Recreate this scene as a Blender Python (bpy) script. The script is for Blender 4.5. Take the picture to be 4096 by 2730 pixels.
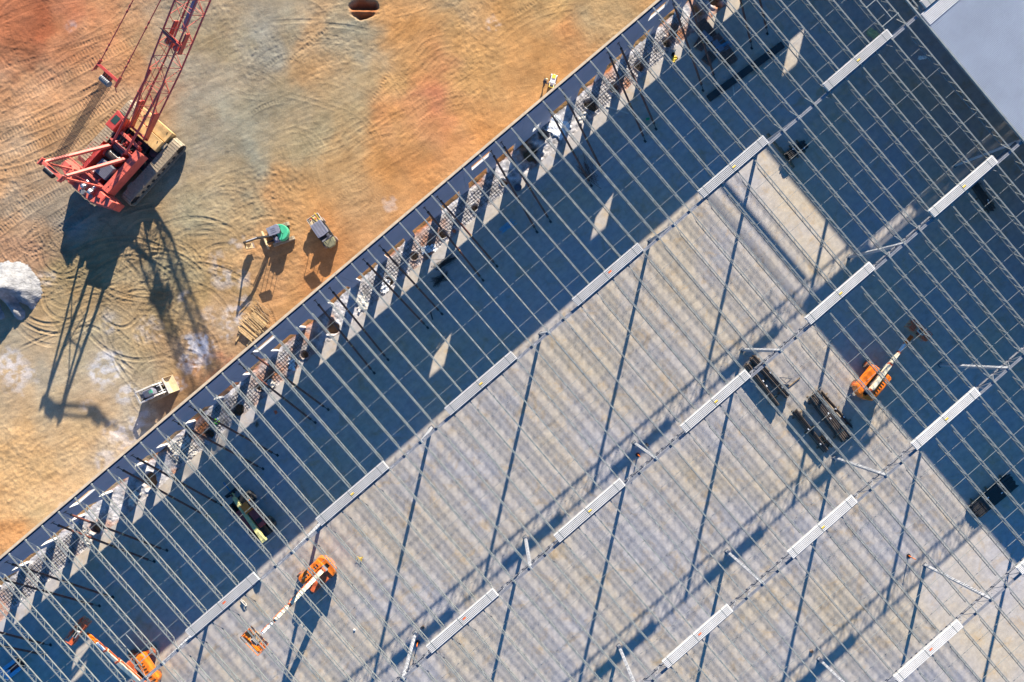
import bpy, math, random
import numpy as np
from mathutils import Vector, Matrix

for o in list(bpy.data.objects):
    bpy.data.objects.remove(o)
rad = math.radians
SC = bpy.context.scene
COL = SC.collection

# ------------------------------------------------------------------ camera, sky, sun, exposure
CAM_H = 72.06
TX, TY = 0.00137364, -0.02820577
FPX = 2731.0                       # focal length in pixels of the 4096 wide photograph
cam_d = bpy.data.cameras.new('camera')
cam_d.sensor_width = 36.0
cam_d.lens = FPX / 4096 * 36.0
cam_d.clip_start = 0.5
cam_d.clip_end = 3000
cam = bpy.data.objects.new('camera', cam_d)
cam.location = (0, 0, CAM_H)
cam.rotation_euler = (TX, TY, 0)
COL.objects.link(cam)
SC.camera = cam

SHX, SHY = -0.63, -2.72            # shadow offset on the ground for every metre of height
sun_el = math.atan(1 / math.hypot(SHX, SHY))
world = bpy.data.worlds.new('World')
SC.world = world
world.use_nodes = True
wn = world.node_tree
for n in list(wn.nodes):
    wn.nodes.remove(n)
sky = wn.nodes.new('ShaderNodeTexSky')
sky.sky_type = 'NISHITA'
sky.sun_disc = False
sky.sun_elevation = sun_el
sky.sun_rotation = math.atan2(-SHX, -SHY)
sky.altitude = 1500
sky.air_density = 1.0
sky.dust_density = 0.05
sky.ozone_density = 9.0
bg = wn.nodes.new('ShaderNodeBackground')
bg.inputs[1].default_value = 0.08
wo = wn.nodes.new('ShaderNodeOutputWorld')
tint = wn.nodes.new('ShaderNodeMix')
tint.data_type = 'RGBA'
tint.blend_type = 'MULTIPLY'
tint.inputs[0].default_value = 1.0
tint.inputs[7].default_value = (0.52, 1.0, 1.0, 1.0)      # clear winter sky with very little red in it
wn.links.new(sky.outputs[0], tint.inputs[6])
wn.links.new(tint.outputs[2], bg.inputs[0])
wn.links.new(bg.outputs[0], wo.inputs[0])

sun_d = bpy.data.lights.new('sun', 'SUN')
sun_d.energy = 5.0
sun_d.angle = rad(0.53)
sun_d.color = (1.0, 0.91, 0.78)
sun = bpy.data.objects.new('sun', sun_d)
sun.rotation_euler = Vector((-SHX, -SHY, 1)).to_track_quat('Z', 'Y').to_euler()
sun.location = (20, 90, 60)
COL.objects.link(sun)

SC.view_settings.view_transform = 'Standard'
SC.view_settings.look = 'None'
SC.view_settings.exposure = 1.62
SC.view_settings.gamma = 1
SC.render.engine = 'CYCLES'

# ------------------------------------------------------------------ frames of reference
TH = 0.70809244
X0, Y0 = 5.110283, 0.860455
CU, SU = math.cos(TH), math.sin(TH)
BAY = 15.24
JS = BAY / 8
ZT = 9.90                          # top of the roof joists
Rcam = cam.rotation_euler.to_matrix()


def at(px, py, z=0.0):
    """point of the photograph (4096 px wide) carried to world height z"""
    d = Rcam @ Vector(((px - 2048) / FPX, -(py - 1365) / FPX, -1))
    t = (z - CAM_H) / d.z
    return Vector((0, 0, CAM_H)) + d * t


def W(u, v, z=0.0):
    """building frame: u along the long wall, v away from it into the building"""
    return Vector((X0 + u * CU + v * SU, Y0 + u * SU - v * CU, z))


def UV(p):
    dx, dy = p[0] - X0, p[1] - Y0
    return dx * CU + dy * SU, dx * SU - dy * CU


# ------------------------------------------------------------------ materials
def s2l(c):
    return tuple(((x / 255) / 12.92 if x / 255 <= 0.04045 else ((x / 255 + 0.055) / 1.055) ** 2.4) for x in c)


def nd(nt, t, **kw):
    n = nt.nodes.new(t)
    for k, v in kw.items():
        setattr(n, k, v)
    return n


def mat(name, base, rough=0.6, metal=0.0, noise=0.0, nscale=3.0, bump=0.0, bscale=30.0, alt=None, spec=0.5, coat=0.0):
    m = bpy.data.materials.new(name)
    m.use_nodes = True
    nt = m.node_tree
    b = nt.nodes['Principled BSDF']
    b.inputs['Base Color'].default_value = (*base, 1)
    b.inputs['Roughness'].default_value = rough
    b.inputs['Metallic'].default_value = metal
    b.inputs['Specular IOR Level'].default_value = spec
    if coat:
        b.inputs['Coat Weight'].default_value = coat
    if noise or bump:
        tc = nd(nt, 'ShaderNodeTexCoord')
    if noise:
        n1 = nd(nt, 'ShaderNodeTexNoise')
        n1.inputs['Scale'].default_value = nscale
        n1.inputs['Detail'].default_value = 6
        n1.inputs['Roughness'].default_value = 0.65
        nt.links.new(tc.outputs['Object'], n1.inputs['Vector'])
        r = nd(nt, 'ShaderNodeValToRGB')
        a = alt if alt else tuple(x * (1 - noise) for x in base)
        r.color_ramp.elements[0].position = 0.33
        r.color_ramp.elements[0].color = (*a, 1)
        r.color_ramp.elements[1].position = 0.66
        r.color_ramp.elements[1].color = (*[min(1, x * (1 + noise * 0.4)) for x in base], 1)
        nt.links.new(n1.outputs['Fac'], r.inputs['Fac'])
        nt.links.new(r.outputs['Color'], b.inputs['Base Color'])
    if bump:
        n2 = nd(nt, 'ShaderNodeTexNoise')
        n2.inputs['Scale'].default_value = bscale
        n2.inputs['Detail'].default_value = 4
        nt.links.new(tc.outputs['Object'], n2.inputs['Vector'])
        bp = nd(nt, 'ShaderNodeBump')
        bp.inputs['Strength'].default_value = 0.8
        bp.inputs['Distance'].default_value = bump
        nt.links.new(n2.outputs['Fac'], bp.inputs['Height'])
        nt.links.new(bp.outputs['Normal'], b.inputs['Normal'])
    return m


M = {}
M['joist'] = mat('joist_primer', (0.235, 0.25, 0.235), 0.5, noise=0.25, nscale=1.5)
M['girder'] = mat('girder_primer', (0.21, 0.215, 0.235), 0.5, noise=0.3, nscale=1.2)
M['column'] = mat('column_primer', (0.36, 0.37, 0.39), 0.5, noise=0.2, nscale=1.0)
M['galv'] = mat('galvanised_sheet', (0.58, 0.565, 0.54), 0.45, metal=0.0, noise=0.12, nscale=1.0)
M['deckm'] = mat('roof_deck_sheet', (0.29, 0.32, 0.37), 0.45, metal=0.2, noise=0.1, nscale=0.4)
M['strap'] = mat('steel_strap', (0.05, 0.09, 0.09), 0.5)
M['wood'] = mat('lumber', (0.50, 0.33, 0.15), 0.8, noise=0.4, nscale=5)
M['woodgrey'] = mat('weathered_lumber', (0.24, 0.17, 0.10), 0.85, noise=0.5, nscale=6)
M['pallet'] = mat('pallet_wood', (0.20, 0.12, 0.09), 0.85, noise=0.4, nscale=6)
M['rust'] = mat('rusty_pipe', (0.16, 0.055, 0.035), 0.55, noise=0.5, nscale=2)
M['rebar'] = mat('rebar_steel', (0.07, 0.05, 0.035), 0.7, noise=0.3, nscale=4)
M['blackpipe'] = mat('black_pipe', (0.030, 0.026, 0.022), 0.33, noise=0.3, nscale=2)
M['pipebrown'] = mat('brown_black_pipe', (0.12, 0.092, 0.068), 0.35, noise=0.4, nscale=2)
M['white'] = mat('white_sheet', (0.78, 0.78, 0.76), 0.5)
M['yellow'] = mat('yellow_tag', (0.75, 0.50, 0.03), 0.6)
M['orangetag'] = mat('orange_tag', (0.80, 0.16, 0.05), 0.6)
M['rubber'] = mat('tyre_rubber', (0.03, 0.028, 0.026), 0.85, noise=0.3)
M['dustrubber'] = mat('dusty_tyre', (0.24, 0.15, 0.10), 0.9, noise=0.4, nscale=6)
M['cranered'] = mat('crane_red_paint', (0.46, 0.060, 0.045), 0.40, noise=0.25, nscale=2.5)
M['craneorange'] = mat('crane_faded_red_paint', (0.60, 0.125, 0.085), 0.45, noise=0.22, nscale=1.6)
M['trackpad'] = mat('muddy_track_pad', (0.34, 0.27, 0.18), 0.85, noise=0.35, nscale=4, bump=0.01)
M['blackmetal'] = mat('black_machinery', (0.018, 0.018, 0.020), 0.45, noise=0.3)
M['greymetal'] = mat('grey_machinery', (0.16, 0.16, 0.17), 0.45, noise=0.3)
M['lightmetal'] = mat('bare_steel', (0.50, 0.50, 0.50), 0.4, metal=0.5, noise=0.2)
M['grating'] = mat('walkway_grating', (0.20, 0.19, 0.24), 0.6, noise=0.2)
M['dirtyyellow'] = mat('muddy_yellow_paint', (0.52, 0.33, 0.13), 0.6, noise=0.45, nscale=1.5)
M['glass'] = mat('cab_glass', (0.03, 0.06, 0.05), 0.08)
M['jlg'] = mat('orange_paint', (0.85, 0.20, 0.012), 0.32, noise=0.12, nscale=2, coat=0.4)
M['jlgred_and_shade'] = mat('orange_red_and_shaded_paint', (0.62, 0.13, 0.04), 0.4, noise=0.25, nscale=3)  # chassis and trim red, also used to darken baskets standing in shade
M['cream'] = mat('cream_boom_paint', (0.72, 0.64, 0.45), 0.4, noise=0.12, nscale=2)
M['oliveboom'] = mat('pale_yellow_boom_paint', (0.60, 0.56, 0.24), 0.4, noise=0.2, nscale=2)
M['maroon'] = mat('maroon_engine_cover', (0.30, 0.05, 0.045), 0.4, noise=0.2)
M['excgreen'] = mat('green_paint', (0.06, 0.42, 0.22), 0.4, noise=0.2, nscale=3)
M['canopygrey'] = mat('grey_canopy', (0.20, 0.20, 0.24), 0.5, noise=0.2, nscale=4)
M['tan'] = mat('tan_paint', (0.55, 0.42, 0.24), 0.6, noise=0.25, nscale=3)
M['cream2'] = mat('dusty_white_paint', (0.55, 0.51, 0.44), 0.5, noise=0.2, nscale=3)
M['olive'] = mat('olive_plastic', (0.17, 0.16, 0.09), 0.5, noise=0.25, nscale=5)
M['concrete_wall'] = mat('precast_concrete', (0.40, 0.36, 0.42), 0.85, noise=0.10, nscale=0.6, bump=0.004)
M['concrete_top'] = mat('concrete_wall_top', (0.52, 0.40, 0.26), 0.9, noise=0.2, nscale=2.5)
M['cardboard'] = mat('brown_cardboard', (0.20, 0.13, 0.09), 0.85, noise=0.2)
M['hivis'] = mat('hi_vis_green', (0.30, 0.85, 0.03), 0.7)
M['skin'] = mat('skin', (0.45, 0.24, 0.15), 0.6)
M['denim'] = mat('dark_trousers', (0.03, 0.035, 0.05), 0.8)
M['conebright'] = mat('cone_orange', (0.85, 0.16, 0.01), 0.45)
M['bluepaint'] = mat('blue_grey_paint', (0.16, 0.42, 0.60), 0.4, noise=0.2)
M['bluepipe'] = mat('blue_pipe', (0.06, 0.22, 0.36), 0.4)
M['greenplastic'] = mat('green_plastic', (0.02, 0.30, 0.12), 0.5)
M['gravelpile'] = mat('crushed_stone', (0.27, 0.265, 0.26), 0.95, noise=0.4, nscale=2.2, bump=0.10, bscale=7)
M['ledger'] = mat('ledger_angle', (0.36, 0.37, 0.42), 0.5)


# ------------------------------------------------------------------ mesh building
class MB:
    def __init__(s):
        s.v, s.f, s.mi = [], [], []

    def add(s, vs, fs, mi=0, X=None):
        k = len(s.v)
        if X is not None:
            vs = [X @ Vector(p) for p in vs]
        s.v += [tuple(p) for p in vs]
        s.f += [tuple(i + k for i in f) for f in fs]
        s.mi += [mi] * len(fs)
        return s

    def box(s, c, d, rz=0.0, mi=0, X=None):
        a, b, e = d[0] / 2, d[1] / 2, d[2] / 2
        cr, sr = math.cos(rz), math.sin(rz)
        vs = []
        for z in (-e, e):
            for x, y in ((-a, -b), (a, -b), (a, b), (-a, b)):
                vs.append((c[0] + x * cr - y * sr, c[1] + x * sr + y * cr, c[2] + z))
        return s.add(vs, [(3, 2, 1, 0), (4, 5, 6, 7), (0, 1, 5, 4), (1, 2, 6, 5), (2, 3, 7, 6), (3, 0, 4, 7)], mi, X)

    def bar(s, a, b, w, h=None, mi=0, up=(0, 0, 1), w2=None, h2=None):
        a, b = Vector(a), Vector(b)
        h = h if h is not None else w
        w2 = w if w2 is None else w2
        h2 = h if h2 is None else h2
        d = (b - a).normalized()
        u = Vector(up)
        if abs(d.dot(u)) > 0.98:
            u = Vector((1, 0, 0))
        sx = d.cross(u).normalized()
        sz = sx.cross(d).normalized()
        vs = []
        for p, ww, hh in ((a, w, h), (b, w2, h2)):
            for i, j in ((-1, -1), (1, -1), (1, 1), (-1, 1)):
                vs.append(p + sx * (i * ww / 2) + sz * (j * hh / 2))
        return s.add(vs, [(3, 2, 1, 0), (4, 5, 6, 7), (0, 1, 5, 4), (1, 2, 6, 5), (2, 3, 7, 6), (3, 0, 4, 7)], mi)

    def cyl(s, a, b, r, n=8, r2=None, mi=0, caps=True):
        a, b = Vector(a), Vector(b)
        r2 = r if r2 is None else r2
        d = (b - a).normalized()
        u = Vector((0, 0, 1)) if abs(d.z) < 0.9 else Vector((1, 0, 0))
        sx = d.cross(u).normalized()
        sz = sx.cross(d)
        vs = []
        for p, rr in ((a, r), (b, r2)):
            for k in range(n):
                t = 2 * math.pi * (k + 0.5) / n
                vs.append(p + sx * (rr * math.cos(t)) + sz * (rr * math.sin(t)))
        fs = [(k, (k + 1) % n, n + (k + 1) % n, n + k) for k in range(n)]
        if caps:
            fs += [tuple(range(n))[::-1], tuple(range(n, 2 * n))]
        return s.add(vs, fs, mi)

    def rod(s, pts, r, n=5, mi=0):
        for a, b in zip(pts[:-1], pts[1:]):
            s.cyl(a, b, r, n, mi=mi)
        return s

    def ext(s, poly, y0, y1, mi=0, X=None):
        """extrude an (x, z) outline along y"""
        n = len(poly)
        vs = [(x, y0, z) for x, z in poly] + [(x, y1, z) for x, z in poly]
        fs = [tuple(range(n)), tuple(range(2 * n - 1, n - 1, -1))]
        fs += [(k, n + k, n + (k + 1) % n, (k + 1) % n) for k in range(n)]
        return s.add(vs, fs, mi, X)

    def extz(s, poly, z0, z1, mi=0, top=None, X=None):
        """extrude an (x, y) outline upwards; top scales the upper outline about its centre"""
        n = len(poly)
        cx = sum(p[0] for p in poly) / n
        cy = sum(p[1] for p in poly) / n
        t = 1.0 if top is None else top
        vs = [(x, y, z0) for x, y in poly] + [(cx + (x - cx) * t, cy + (y - cy) * t, z1) for x, y in poly]
        fs = [tuple(range(n))[::-1], tuple(range(n, 2 * n))]
        fs += [(k, (k + 1) % n, n + (k + 1) % n, n + k) for k in range(n)]
        return s.add(vs, fs, mi, X)

    def wheel(s, c, r, w, n=20, mi=0, hub=None, axis=(0, 1, 0)):
        c, ax = Vector(c), Vector(axis).normalized()
        s.cyl(c - ax * w * 0.36, c + ax * w * 0.36, r, n, mi=mi)
        s.cyl(c - ax * w * 0.5, c + ax * w * 0.5, r * 0.9, n, mi=mi)
        return s

    def build(s, name, m, parent=None, smooth=False, bevel=0.0, link=True):
        me = bpy.data.meshes.new(name)
        me.from_pydata(s.v, [], s.f)
        ms = m if isinstance(m, (list, tuple)) else [m]
        for x in ms:
            me.materials.append(x)
        if len(ms) > 1:
            me.polygons.foreach_set('material_index', s.mi)
        if smooth:
            me.polygons.foreach_set('use_smooth', [True] * len(me.polygons))
        me.update()
        o = bpy.data.objects.new(name, me)
        if link:
            COL.objects.link(o)
        if parent:
            o.parent = parent
        if bevel:
            b = o.modifiers.new('edge', 'BEVEL')
            b.width = bevel
            b.segments = 2
            b.limit_method = 'ANGLE'
            b.angle_limit = rad(40)
        return o


def tag(o, label, cat, group=None):
    o['label'] = label
    o['category'] = cat
    if group:
        o['group'] = group
    return o


def thing(name, label, cat, loc=(0, 0, 0), rz=0.0, group=None):
    o = bpy.data.objects.new(name, None)
    o.empty_display_size = 0.3
    COL.objects.link(o)
    o.location = loc
    o.rotation_euler = (0, 0, rz)
    return tag(o, label, cat, group)


def structure(o, kind='structure'):
    o['kind'] = kind
    return o


def dup(root, loc=None, rz=None, label=None, depth=2):
    r = root.copy()
    COL.objects.link(r)
    if loc is not None:
        r.location = loc
    if rz is not None:
        r.rotation_euler = (0, 0, rz)
    if label:
        r['label'] = label
    for ch in list(root.children):
        c = ch.copy()
        COL.objects.link(c)
        c.parent = r
        for g in list(ch.children):
            d = g.copy()
            COL.objects.link(d)
            d.parent = c
    return r


ORD = ['first', 'second', 'third', 'fourth', 'fifth', 'sixth', 'seventh', 'eighth', 'ninth', 'tenth', 'eleventh', 'twelfth',
       'thirteenth', 'fourteenth', 'fifteenth', 'sixteenth', 'seventeenth', 'eighteenth', 'nineteenth', 'twentieth']
TENS = {2: 'twenty', 3: 'thirty', 4: 'forty', 5: 'fifty', 6: 'sixty'}


def ordinal(n):
    if n <= 20:
        return ORD[n - 1]
    t, r = divmod(n, 10)
    if r == 0:
        return TENS[t][:-1] + 'ieth'
    return TENS[t] + '-' + ORD[r - 1]


def inframe(p, m=60):
    c = Rcam.transposed() @ (Vector(p) - Vector((0, 0, CAM_H)))
    x = 2048 + FPX * c.x / -c.z
    y = 1365 - FPX * c.y / -c.z
    return -m < x < 4096 + m and -m < y < 2730 + m

# ------------------------------------------------------------------ terrain
rng = np.random.default_rng(7)
LAT = [rng.random((256, 256)) for _ in range(14)]


def vnoise(x, y, sc, k=0):
    L = LAT[k % 14]
    x = x / sc + 31.7 * k
    y = y / sc + 17.3 * k
    xi = np.floor(x).astype(int)
    yi = np.floor(y).astype(int)
    fx = x - xi
    fy = y - yi
    fx = fx * fx * (3 - 2 * fx)
    fy = fy * fy * (3 - 2 * fy)
    a = L[xi % 256, yi % 256]
    b = L[(xi + 1) % 256, yi % 256]
    c = L[xi % 256, (yi + 1) % 256]
    d = L[(xi + 1) % 256, (yi + 1) % 256]
    return (a * (1 - fx) + b * fx) * (1 - fy) + (c * (1 - fx) + d * fx) * fy - 0.5


def fbm(x, y, sc, oct=4, k=0, g=0.5):
    r = 0
    amp = 1.0
    for i in range(oct):
        r = r + amp * vnoise(x, y, sc / 2 ** i, k + i)
        amp *= g
    return r


def grid_object(name, X, Y, Z, C, m):
    ny, nx = X.shape
    me = bpy.data.meshes.new(name)
    nv = nx * ny
    co = np.stack([X, Y, Z], -1).reshape(-1, 3).astype(np.float32)
    me.vertices.add(nv)
    me.vertices.foreach_set('co', co.ravel())
    i = np.arange(ny - 1)[:, None] * nx + np.arange(nx - 1)[None, :]
    q = np.stack([i, i + 1, i + 1 + nx, i + nx], -1).reshape(-1, 4)
    nq = len(q)
    me.loops.add(nq * 4)
    me.loops.foreach_set('vertex_index', q.ravel().astype(np.int32))
    me.polygons.add(nq)
    me.polygons.foreach_set('loop_start', (np.arange(nq) * 4).astype(np.int32))
    me.polygons.foreach_set('use_smooth', np.ones(nq, dtype=bool))
    me.update(calc_edges=True)
    at_ = me.color_attributes.new('soil', 'FLOAT_COLOR', 'POINT')
    rgba = np.ones((nv, 4), np.float32)
    rgba[:, :3] = C.reshape(-1, 3)
    at_.data.foreach_set('color', rgba.ravel())
    me.materials.append(m)
    o = bpy.data.objects.new(name, me)
    COL.objects.link(o)
    return o


def soil_material(name, fine=0.25, fs=9.0, bump=0.03):
    m = bpy.data.materials.new(name)
    m.use_nodes = True
    nt = m.node_tree
    b = nt.nodes['Principled BSDF']
    b.inputs['Roughness'].default_value = 0.95
    b.inputs['Specular IOR Level'].default_value = 0.15
    a = nd(nt, 'ShaderNodeAttribute', attribute_name='soil')
    tc = nd(nt, 'ShaderNodeTexCoord')
    n = nd(nt, 'ShaderNodeTexNoise')
    n.inputs['Scale'].default_value = fs
    n.inputs['Detail'].default_value = 5
    n.inputs['Roughness'].default_value = 0.75
    nt.links.new(tc.outputs['Object'], n.inputs['Vector'])
    r = nd(nt, 'ShaderNodeMapRange')
    r.inputs[1].default_value = 0.3
    r.inputs[2].default_value = 0.7
    r.inputs[3].default_value = 1 - fine
    r.inputs[4].default_value = 1 + fine
    nt.links.new(n.outputs['Fac'], r.inputs[0])
    mx = nd(nt, 'ShaderNodeMix', data_type='RGBA', blend_type='MULTIPLY')
    mx.inputs[0].default_value = 1
    nt.links.new(a.outputs['Color'], mx.inputs[6])
    nt.links.new(r.outputs[0], mx.inputs[7])
    nt.links.new(mx.outputs[2], b.inputs['Base Color'])
    bp = nd(nt, 'ShaderNodeBump')
    bp.inputs['Distance'].default_value = bump
    bp.inputs['Strength'].default_value = 1
    nt.links.new(n.outputs['Fac'], bp.inputs['Height'])
    nt.links.new(bp.outputs['Normal'], b.inputs['Normal'])
    return m


GAIN = 1.62
# colours of the bare soil, at points of the photograph (2353 px wide): x, y, r, g, b
SOIL = '''20 20 205 118 72|100 40 192 104 62|60 100 165 98 62|200 20 216 128 82|150 120 212 138 92|60 200 226 168 122|150 220 216 158 112
250 60 214 142 92|30 300 216 168 126|120 300 198 150 106|200 280 196 148 100|40 400 202 150 104|30 500 196 150 112|100 450 172 150 128|80 560 182 145 110
130 500 168 156 144|20 580 202 150 114|300 100 206 144 92|350 60 192 148 104|430 130 168 156 138|500 60 168 152 124|560 40 168 156 138|600 100 152 146 134
480 250 168 156 134|450 350 172 156 134|560 250 162 152 130|650 50 168 152 126|650 200 166 150 122|600 350 166 156 134|520 420 178 156 122|700 150 186 150 108
720 60 196 150 102|800 60 182 160 128|850 100 168 156 132|900 50 206 154 98|950 100 206 150 88|850 200 192 160 116|780 250 188 160 120|950 200 206 154 92
1050 50 184 150 110|1050 100 212 160 98|1100 150 208 155 92|1200 60 202 150 88|1300 30 192 155 102|1400 20 192 150 98|1250 150 202 145 82|1150 250 202 140 76
1000 250 212 145 88|1010 230 222 130 88|900 330 216 150 92|800 330 198 165 118|700 330 184 160 120|950 340 208 145 82|880 400 204 145 82|750 400 194 150 98
700 450 198 150 96|640 470 204 150 96|560 480 188 155 112|480 450 172 155 122|480 540 192 155 106|600 600 208 150 96|750 620 204 140 82|680 650 208 145 82
560 700 192 145 90|500 650 178 145 98|430 600 172 150 112|400 720 168 140 98|480 780 172 130 88|520 790 192 150 108|300 700 188 155 112|200 650 184 155 112
120 650 178 150 106|100 750 184 160 122|60 780 198 170 138|60 850 194 170 142|200 800 188 165 130|250 850 198 175 148|300 800 192 165 126|100 950 200 175 142
40 1000 218 175 122|100 1050 228 180 122|40 1100 228 175 116|200 1000 208 175 132|250 950 198 160 116|200 1100 228 180 126|300 950 202 180 156|300 1020 208 185 158
40 1180 228 175 116|30 1250 212 150 92|60 1230 202 140 80|480 840 202 110 66|450 800 188 165 140|420 850 182 150 108|420 920 178 130 82|380 950 168 120 82
250 930 206 185 160|545 720 198 175 150|130 1170 222 180 126|1380 60 182 148 104|640 730 206 142 80|330 1050 214 178 135|1250 90 196 150 96|1330 90 200 140 84
1030 380 206 142 80|1180 330 206 138 76'''
SOIL = [tuple(float(t) for t in s.split()) for s in SOIL.replace('\n', '|').split('|')]
# pale crushed stone spread on the soil: x, y, radius, strength
STONE = [(450, 800, 34, .9), (430, 835, 26, .7), (480, 800, 26, .9), (545, 730, 30, .55), (520, 760, 24, .6), (560, 700, 18, .5), (250, 850, 34, .6),
         (290, 905, 22, .6), (230, 880, 22, .5), (40, 870, 34, .6), (20, 830, 24, .5), (290, 1000, 36, .5), (240, 1050, 26, .4), (320, 960, 24, .5),
         (560, 640, 20, .35), (500, 600, 22, .3), (920, 880, 20, .4), (270, 320, 18, .25), (165, 60, 14, .3), (250, 745, 28, .35), (335, 760, 26, .3),
         (480, 735, 20, .35), (430, 690, 16, .3), (1135, 55, 18, .4), (410, 880, 18, .6), (520, 640, 22, .4), (900, 470, 16, .3), (150, 1175, 18, .45),
         (545, 555, 15, .35), (100, 640, 20, .3), (200, 930, 16, .4)]
K23 = 4096 / 2353


def soil_color(X, Y):
    """inverse distance blend of the sampled soil colours, warped by noise"""
    P = np.array([[*(at(x * K23, y * K23, 0)[:2])] for x, y, *_ in SOIL])
    C = np.array([s2l(c[2:]) for c in SOIL]) / GAIN
    C = C * 0.88 + 0.12 * C.mean(axis=1, keepdims=True)
    C = C * np.array([0.99, 1.01, 0.93])
    wx = X + 5.0 * fbm(X, Y, 9, 4, 1) + 1.2 * fbm(X, Y, 1.5, 3, 8)
    wy = Y + 5.0 * fbm(X, Y, 9, 4, 5) + 1.2 * fbm(X, Y, 1.5, 3, 3)
    num = np.zeros(X.shape + (3,))
    den = np.zeros(X.shape)
    for (px, py), c in zip(P, C):
        w = 1.0 / ((wx - px) ** 2 + (wy - py) ** 2 + 1.2) ** 1.7
        num += w[..., None] * c
        den += w
    return num / den[..., None]


DU, DV = 0.09, 0.09
us = np.arange(-66, 42, DU)
vs_ = np.arange(-70, -16.62, DV)
Ug, Vg = np.meshgrid(us, vs_)
Xg = X0 + Ug * CU + Vg * SU
Yg = Y0 + Ug * SU - Vg * CU
Zg = 0.12 * fbm(Xg, Yg, 6, 3, 2) + 0.022 * fbm(Xg, Yg, 1.3, 3, 6)
Cs = soil_color(Xg, Yg)

# direction-dependent scrape marks: streaks along the wheel routes
NYg, NXg = Xg.shape
MUD = np.zeros(Xg.shape)


def stamp(pts, w, kind, amp, tint=0.0):
    """press one wheel or crawler run into the ground along pts (world xy)"""
    P = np.array(pts)
    seg = np.hypot(*(P[1:] - P[:-1]).T)
    s = np.concatenate([[0], np.cumsum(seg)])
    n = int(s[-1] / 0.045)
    if n < 8:
        return
    t = np.linspace(0, s[-1], n)
    px = np.interp(t, s, P[:, 0])
    py = np.interp(t, s, P[:, 1])
    tx, ty = np.gradient(px), np.gradient(py)
    L = np.hypot(tx, ty) + 1e-9
    nx, ny = -ty / L, tx / L
    lat = np.arange(-w / 2 - 0.14, w / 2 + 0.14, 0.045)
    A, T = np.meshgrid(lat, t, indexing='ij')
    QX = px[None] + A * nx[None]
    QY = py[None] + A * ny[None]
    inside = np.abs(A) < w / 2
    fade = np.clip(np.minimum(T, s[-1] - T) / 1.5, 0, 1) * (0.65 + 0.7 * (vnoise(QX, QY, 2.5, 4) + 0.3))
    if kind == 'crawler':
        prof = np.where(inside, 0.5 + 0.5 * np.sin(T * 2 * math.pi / 0.33 + 3 * A * 0), 0.55)
    elif kind == 'tyre':
        prof = np.where(inside, 0.5 + 0.5 * np.sin((T + 0.6 * np.abs(A)) * 2 * math.pi / 0.27), 0.6)
    else:
        prof = np.where(inside, 0.2, 0.75)
    h = np.where(inside, (prof - 0.75) * amp, np.exp(-((np.abs(A) - w / 2 - 0.05) / 0.06) ** 2) * amp * 0.8)
    dx, dy = QX - X0, QY - Y0
    iu = np.round((dx * CU + dy * SU - us[0]) / DU).astype(int)
    iv = np.round((dx * SU - dy * CU - vs_[0]) / DV).astype(int)
    ok = (iu >= 0) & (iu < NXg) & (iv >= 0) & (iv < NYg)
    acc = np.zeros(Xg.shape)
    cnt = np.zeros(Xg.shape)
    lo_u, hi_u = np.clip([iu[ok].min(), iu[ok].max() + 1], 0, NXg) if ok.any() else (0, 0)
    if hi_u <= lo_u:
        return
    lo_v, hi_v = iv[ok].min(), iv[ok].max() + 1
    acc = np.zeros((hi_v - lo_v, hi_u - lo_u))
    cnt = np.zeros_like(acc)
    np.add.at(acc, (iv[ok] - lo_v, iu[ok] - lo_u), (h * fade)[ok])
    np.add.at(cnt, (iv[ok] - lo_v, iu[ok] - lo_u), 1.0)
    nz = cnt > 0
    sub = Zg[lo_v:hi_v, lo_u:hi_u]
    sub[nz] = sub[nz] * 0.75 + 0.62 * acc[nz] / cnt[nz]
    if tint:
        MUD[lo_v:hi_v, lo_u:hi_u][nz] += tint


def pw(x, y):
    p = at(x * K23, y * K23, 0)
    return (p.x, p.y)


def arc_run(cx, cy, r, a0, a1, w, kind, amp, tint=0.0, pair=0):
    c = pw(cx, cy)
    rm = r * K23 * CAM_H / FPX
    for k in ([0] if not pair else [-pair / 2, pair / 2]):
        stamp([(c[0] + (rm + k) * math.cos(rad(a)), c[1] + (rm + k) * math.sin(rad(a))) for a in np.linspace(a0, a1, 40)], w, kind, amp, tint)


def line_run(x0, y0, x1, y1, bend, w, kind, amp, tint=0.0, pair=0):
    a, b = np.array(pw(x0, y0)), np.array(pw(x1, y1))
    n = np.array([-(b - a)[1], (b - a)[0]])
    n = n / (np.hypot(*n) + 1e-9)
    for k in ([0] if not pair else [-pair / 2, pair / 2]):
        stamp([a + (b - a) * t + n * (bend * 4 * t * (1 - t) + k) for t in np.linspace(0, 1, 30)], w, kind, amp, tint)


R = random.Random(11)
# broad crawler routes at the left, climbing to the upper right
for i in range(15):
    y0 = 150 + i * 29 + R.uniform(-8, 8)
    line_run(-30, y0 + 110, 330 - i * 6, y0 - 70, R.uniform(-2.0, 1.0), R.choice([0.8, 0.9, 0.6]), 'crawler', R.uniform(0.055, 0.09), -0.04)
for i in range(9):
    arc_run(R.gauss(60, 30), R.gauss(50, 25), R.uniform(40, 150), *sorted((R.uniform(0, 180), R.uniform(60, 330))), R.choice([.35, .6]), R.choice(['crawler', 'smooth', 'tyre']), R.uniform(.03, .07), -0.03)
for i in range(10):
    line_run(-20, 60 + i * 26, R.uniform(120, 330), R.uniform(-30, 30) + i * 8, R.uniform(-2.5, 1), R.choice([.4, .7]), R.choice(['crawler', 'smooth']), R.uniform(.02, .06), -0.03)
line_run(10, 640, 215, 470, 0, 1.1, 'crawler', 0.10, -0.05)
line_run(-30, 560, 150, 440, 0.5, 0.9, 'crawler', 0.08, -0.03)
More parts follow.
